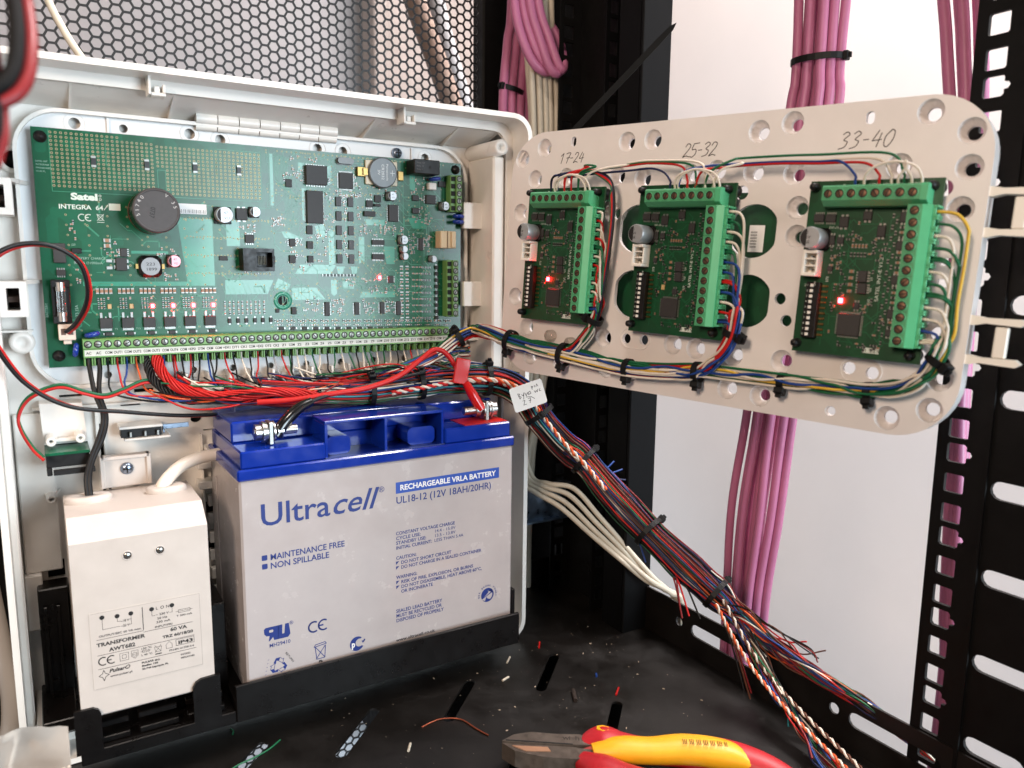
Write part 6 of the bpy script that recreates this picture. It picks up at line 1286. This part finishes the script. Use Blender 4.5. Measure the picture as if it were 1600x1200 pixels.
# axis of the tool on the deck: from jaw tip towards the handle ends
ax = Vector((131, -97, 0)).normalized(); ay = Vector((-ax.y, ax.x, 0))
PX = Matrix.Translation((-45, 22, 0)) @ Matrix((ax, ay, Vector((0, 0, 1)))).transposed().to_4x4()
b = MB(); b.prism([(0, 0), (6, 6.5), (16, 10), (30, 9.5), (44, 10.5), (52, 7), (52, 1), (40, .3), (2, -.4)], 3, 14, 0, PX); b.cbox(2, 40, .2, 1.0, 14.02, 14.3, .1, 1, PX); b.build('jaw', [JAW, DARK], PLI)
b = MB(); b.prism([(0, -.6), (40, -.2), (52, -2), (52, -9), (40, -11), (24, -11), (8, -7)], 3, 13, 0, PX); b.prism([(6, -3), (26, -2.4), (28, -6), (14, -7)], 13.02, 13.5, 1, PX); b.build('jaw', [JAW, mat('jaw_edge', (196, 150, 120), .5, .6)], PLI)
def grip(name, P, R, mt, parent=PLI, sq=.78):
    path = smooth_path([PX @ Vector(p) for p in P], 8); rs = smooth_path([(r_, 0, 0) for r_ in R], 8); N = len(path); fr = frames(path); n = 20; b = MB(); vs = []
    for i, p in enumerate(path):
        t_ = (path[min(i+1, N-1)]-path[max(i-1, 0)]).normalized(); s_ = Vector((0, 0, 1)).cross(t_).normalized(); u_ = t_.cross(s_)
        vs += [p+(s_*math.cos(2*math.pi*k/n)+u_*math.sin(2*math.pi*k/n)*sq)*rs[i].x for k in range(n)]
    b.add(vs, [(i*n+k, i*n+(k+1) % n, (i+1)*n+(k+1) % n, (i+1)*n+k) for i in range(N-1) for k in range(n)], 0, True); b.add(vs[:n], [tuple(range(n))[::-1]]); b.add(vs[-n:], [tuple(range(n))]); return b.build(name, mt, parent)
g1 = grip('grip', [(45, 5, 9), (56, 8.5, 10), (68, 6, 10), (84, 5, 10), (104, 7.5, 10), (128, 5, 10), (146, -3, 10), (160, -14, 9)], [6, 11.5, 10, 8.6, 10.5, 10, 8.4, 6.5], RED)
g2 = grip('grip', [(45, -6, 9), (56, -13, 9), (70, -19, 9), (90, -26, 9), (116, -32, 9), (150, -36, 9)], [6, 9.5, 8.6, 9, 9.4, 7], RED)
grip('grip_inlay', [(51, -1.5, 11.6), (64, 1.4, 12.0), (84, 2.2, 12.2), (104, 4.2, 13), (126, 2, 12.6), (140, -4.5, 11.5)], [5, 8.4, 8.6, 9.6, 8.9, 3.5], YEL, g1)
grip('grip_inlay', [(62, -18, 11), (90, -27.5, 11.5), (118, -33.5, 11)], [3, 8, 4], YEL, g2)
b = MB(); b.prism([(0, 4), (3.4, 2.2), (3.4, -2.2), (0, -4), (-3.4, -2.2), (-3.4, 2.2)], 0, 1.0, 0, PX @ Matrix.Translation((57, 11.0, 17.6)) @ Matrix.Rotation(math.radians(-10), 4, 'X')); b.build('grip_badge', YEL, g1)
o = strokes(g1, [], .4, 0, INKK) if False else None
bc = MB()
for k in range(26):
    if (k*7) % 4 != 1: bc.box(101+k*.95, 101+k*.95+.3+.25*((k*3) % 3), -2.4, 2.4, 0, .12, 0, PX @ Matrix.Translation((0, .2, 20.35)))
bc.build('barcode', mat('barcode_ink', (70, 46, 14), .6), g1)
for k, ch in enumerate('wiha'): text(PLI, ch, 0, 0, 0, 4, mat('etched', (40, 34, 30), .5)).matrix_local = Matrix.Translation(Vector(PX @ Vector((34+k*3.6, 4.6, 14.06)))*MM) @ PX.to_3x3().to_4x4()
# offcuts and crumbs on the deck
DZ = SH+.05
def offcut(name, label, P, r, m, grp=None):
    b = MB(); b.tube(smooth_path([Vector(p)-Vector(P[0]) for p in P], 6), r, 7); o = b.build(name, m); o.location = Vector(P[0])*MM; return tag(o, label, 'offcut', grp)
offcut('copper_wire', 'bent copper wire lying on the shelf below the battery', [(180, -110, DZ+.5), (187, -108.5, DZ+.6), (194, -109, DZ+1), (204, -115, DZ+.8), (208, -129, DZ+.6), (211, -138, DZ+.5)], .5, mat('copper', (150, 78, 54), .35, .7))
offcut('green_wire', 'short green wire lying across the leftmost lit shelf slot', [(102, -79, DZ+.4), (94, -85, DZ+.6), (84, -89, DZ+.7), (75, -91, DZ+.6), (66, -96, DZ+.5)], .5, WC['green'])
offcut('green_wire', 'tiny green wire end on the shelf below the battery left corner', [(79, -52, DZ+.4), (80, -56, DZ+.7), (79, -59, DZ+.4)], .4, WC['green'])
offcut('red_offcut', 'small red wire offcut on the shelf near the box corner', [(302, -56, DZ+.6), (297, -63, DZ+.6)], .7, WC['red'])
offcut('red_offcut', 'small red wire offcut on the shelf beside a dark slot above the cutters', [(313, -136, DZ+.6), (306, -142, DZ+.6)], .7, WC['red'])
offcut('cream_offcut', 'cream insulation offcut on the shelf below the battery right end', [(271, -64, DZ+.7), (265, -70, DZ+.7)], .7, CREAM)
offcut('cream_offcut', 'short cream insulation offcut left of the dark slots', [(256, -87, DZ+.7), (250, -89, DZ+.7)], .8, CREAM)
offcut('cream_offcut', 'cream insulation offcut on the shelf below the dim slot', [(167, -122, DZ+.8), (163, -128, DZ+.8)], .8, CREAM)
offcut('dark_offcut', 'dark brown offcut lying on the shelf between two slots', [(284, -124, DZ+1.2), (278, -135, DZ+1.2)], 1.5, mat('dark_offcut', (42, 32, 26), .5))
offcut('blue_offcut', 'tiny blue offcut on the shelf between two dark slots', [(311, -114, DZ+.6), (309, -117, DZ+.6)], .8, WC['blue'])
rc = random.Random(2); b = MB()
for k in range(150):
    x = rc.uniform(120, 360); y = rc.uniform(-200, -45)
    s = rc.choice([.15, .18, .2, .25, .3, .4]) if k > 20 else rc.uniform(.45, .8)
    Mr = Matrix.Translation((x, y, DZ)) @ Matrix.Rotation(rc.uniform(0, 3), 4, 'Z'); b.box(-s, s, -s*.4, s*.4, 0, s*.6, 0, Mr)
tag(b.build('crumbs', mat('crumb', (176, 160, 140), .7)), 'pale crumbs of plastic scattered over the black shelf', 'crumbs', kind='stuff')
# clear plastic bag corner at the lower left
t = thing('plastic_bag', 'clear plastic bag with a ribbed zip in the lower left corner', 'bag', Matrix.Translation((-20, -140, -302)))
BAGM = mat('bag_film', (236, 226, 216), .16, trans=.5, bump=.8, bscale=90)
b = MB(); n, m2 = 12, 18; rb = random.Random(6); g = []
for i in range(n):
    for j in range(m2):
        x = -22+i*3.4; z = -51+j*4.7+(4-abs(i-6))*1.2*min(1, j/9); y = 4-6*math.sin(i*.35)*math.sin(j*.4)-(i*.8)+rb.uniform(-1.2, 1.2); g.append((x, y, z))
b.add(g, [(i*m2+j, (i+1)*m2+j, (i+1)*m2+j+1, i*m2+j+1) for i in range(n-1) for j in range(m2-1)], 0, True); b.build('film', BAGM, t)
b = MB()
for k in range(16): b.cbox(-16+k*2.0, -14.9+k*2.0, -6.4-k*.55, -5.6-k*.55, 5.4+k*.5, 8.6+k*.5, .2)
tag(b.build('zip_ribs', mat('zip', (190, 176, 160), .4), t), kind='stuff')
# pale looped cable outside the box at the lower left
cable('cream_cable', 'pale thick cable looping behind the lower left edge of the enclosure', 'cable', [(-38, -10, -250), (-34, -14, -290), (-31, -16, -318), (-36, -14, -345), (-55, -10, -350)], 5.5, mat('grey_jacket', (176, 172, 168), .5))
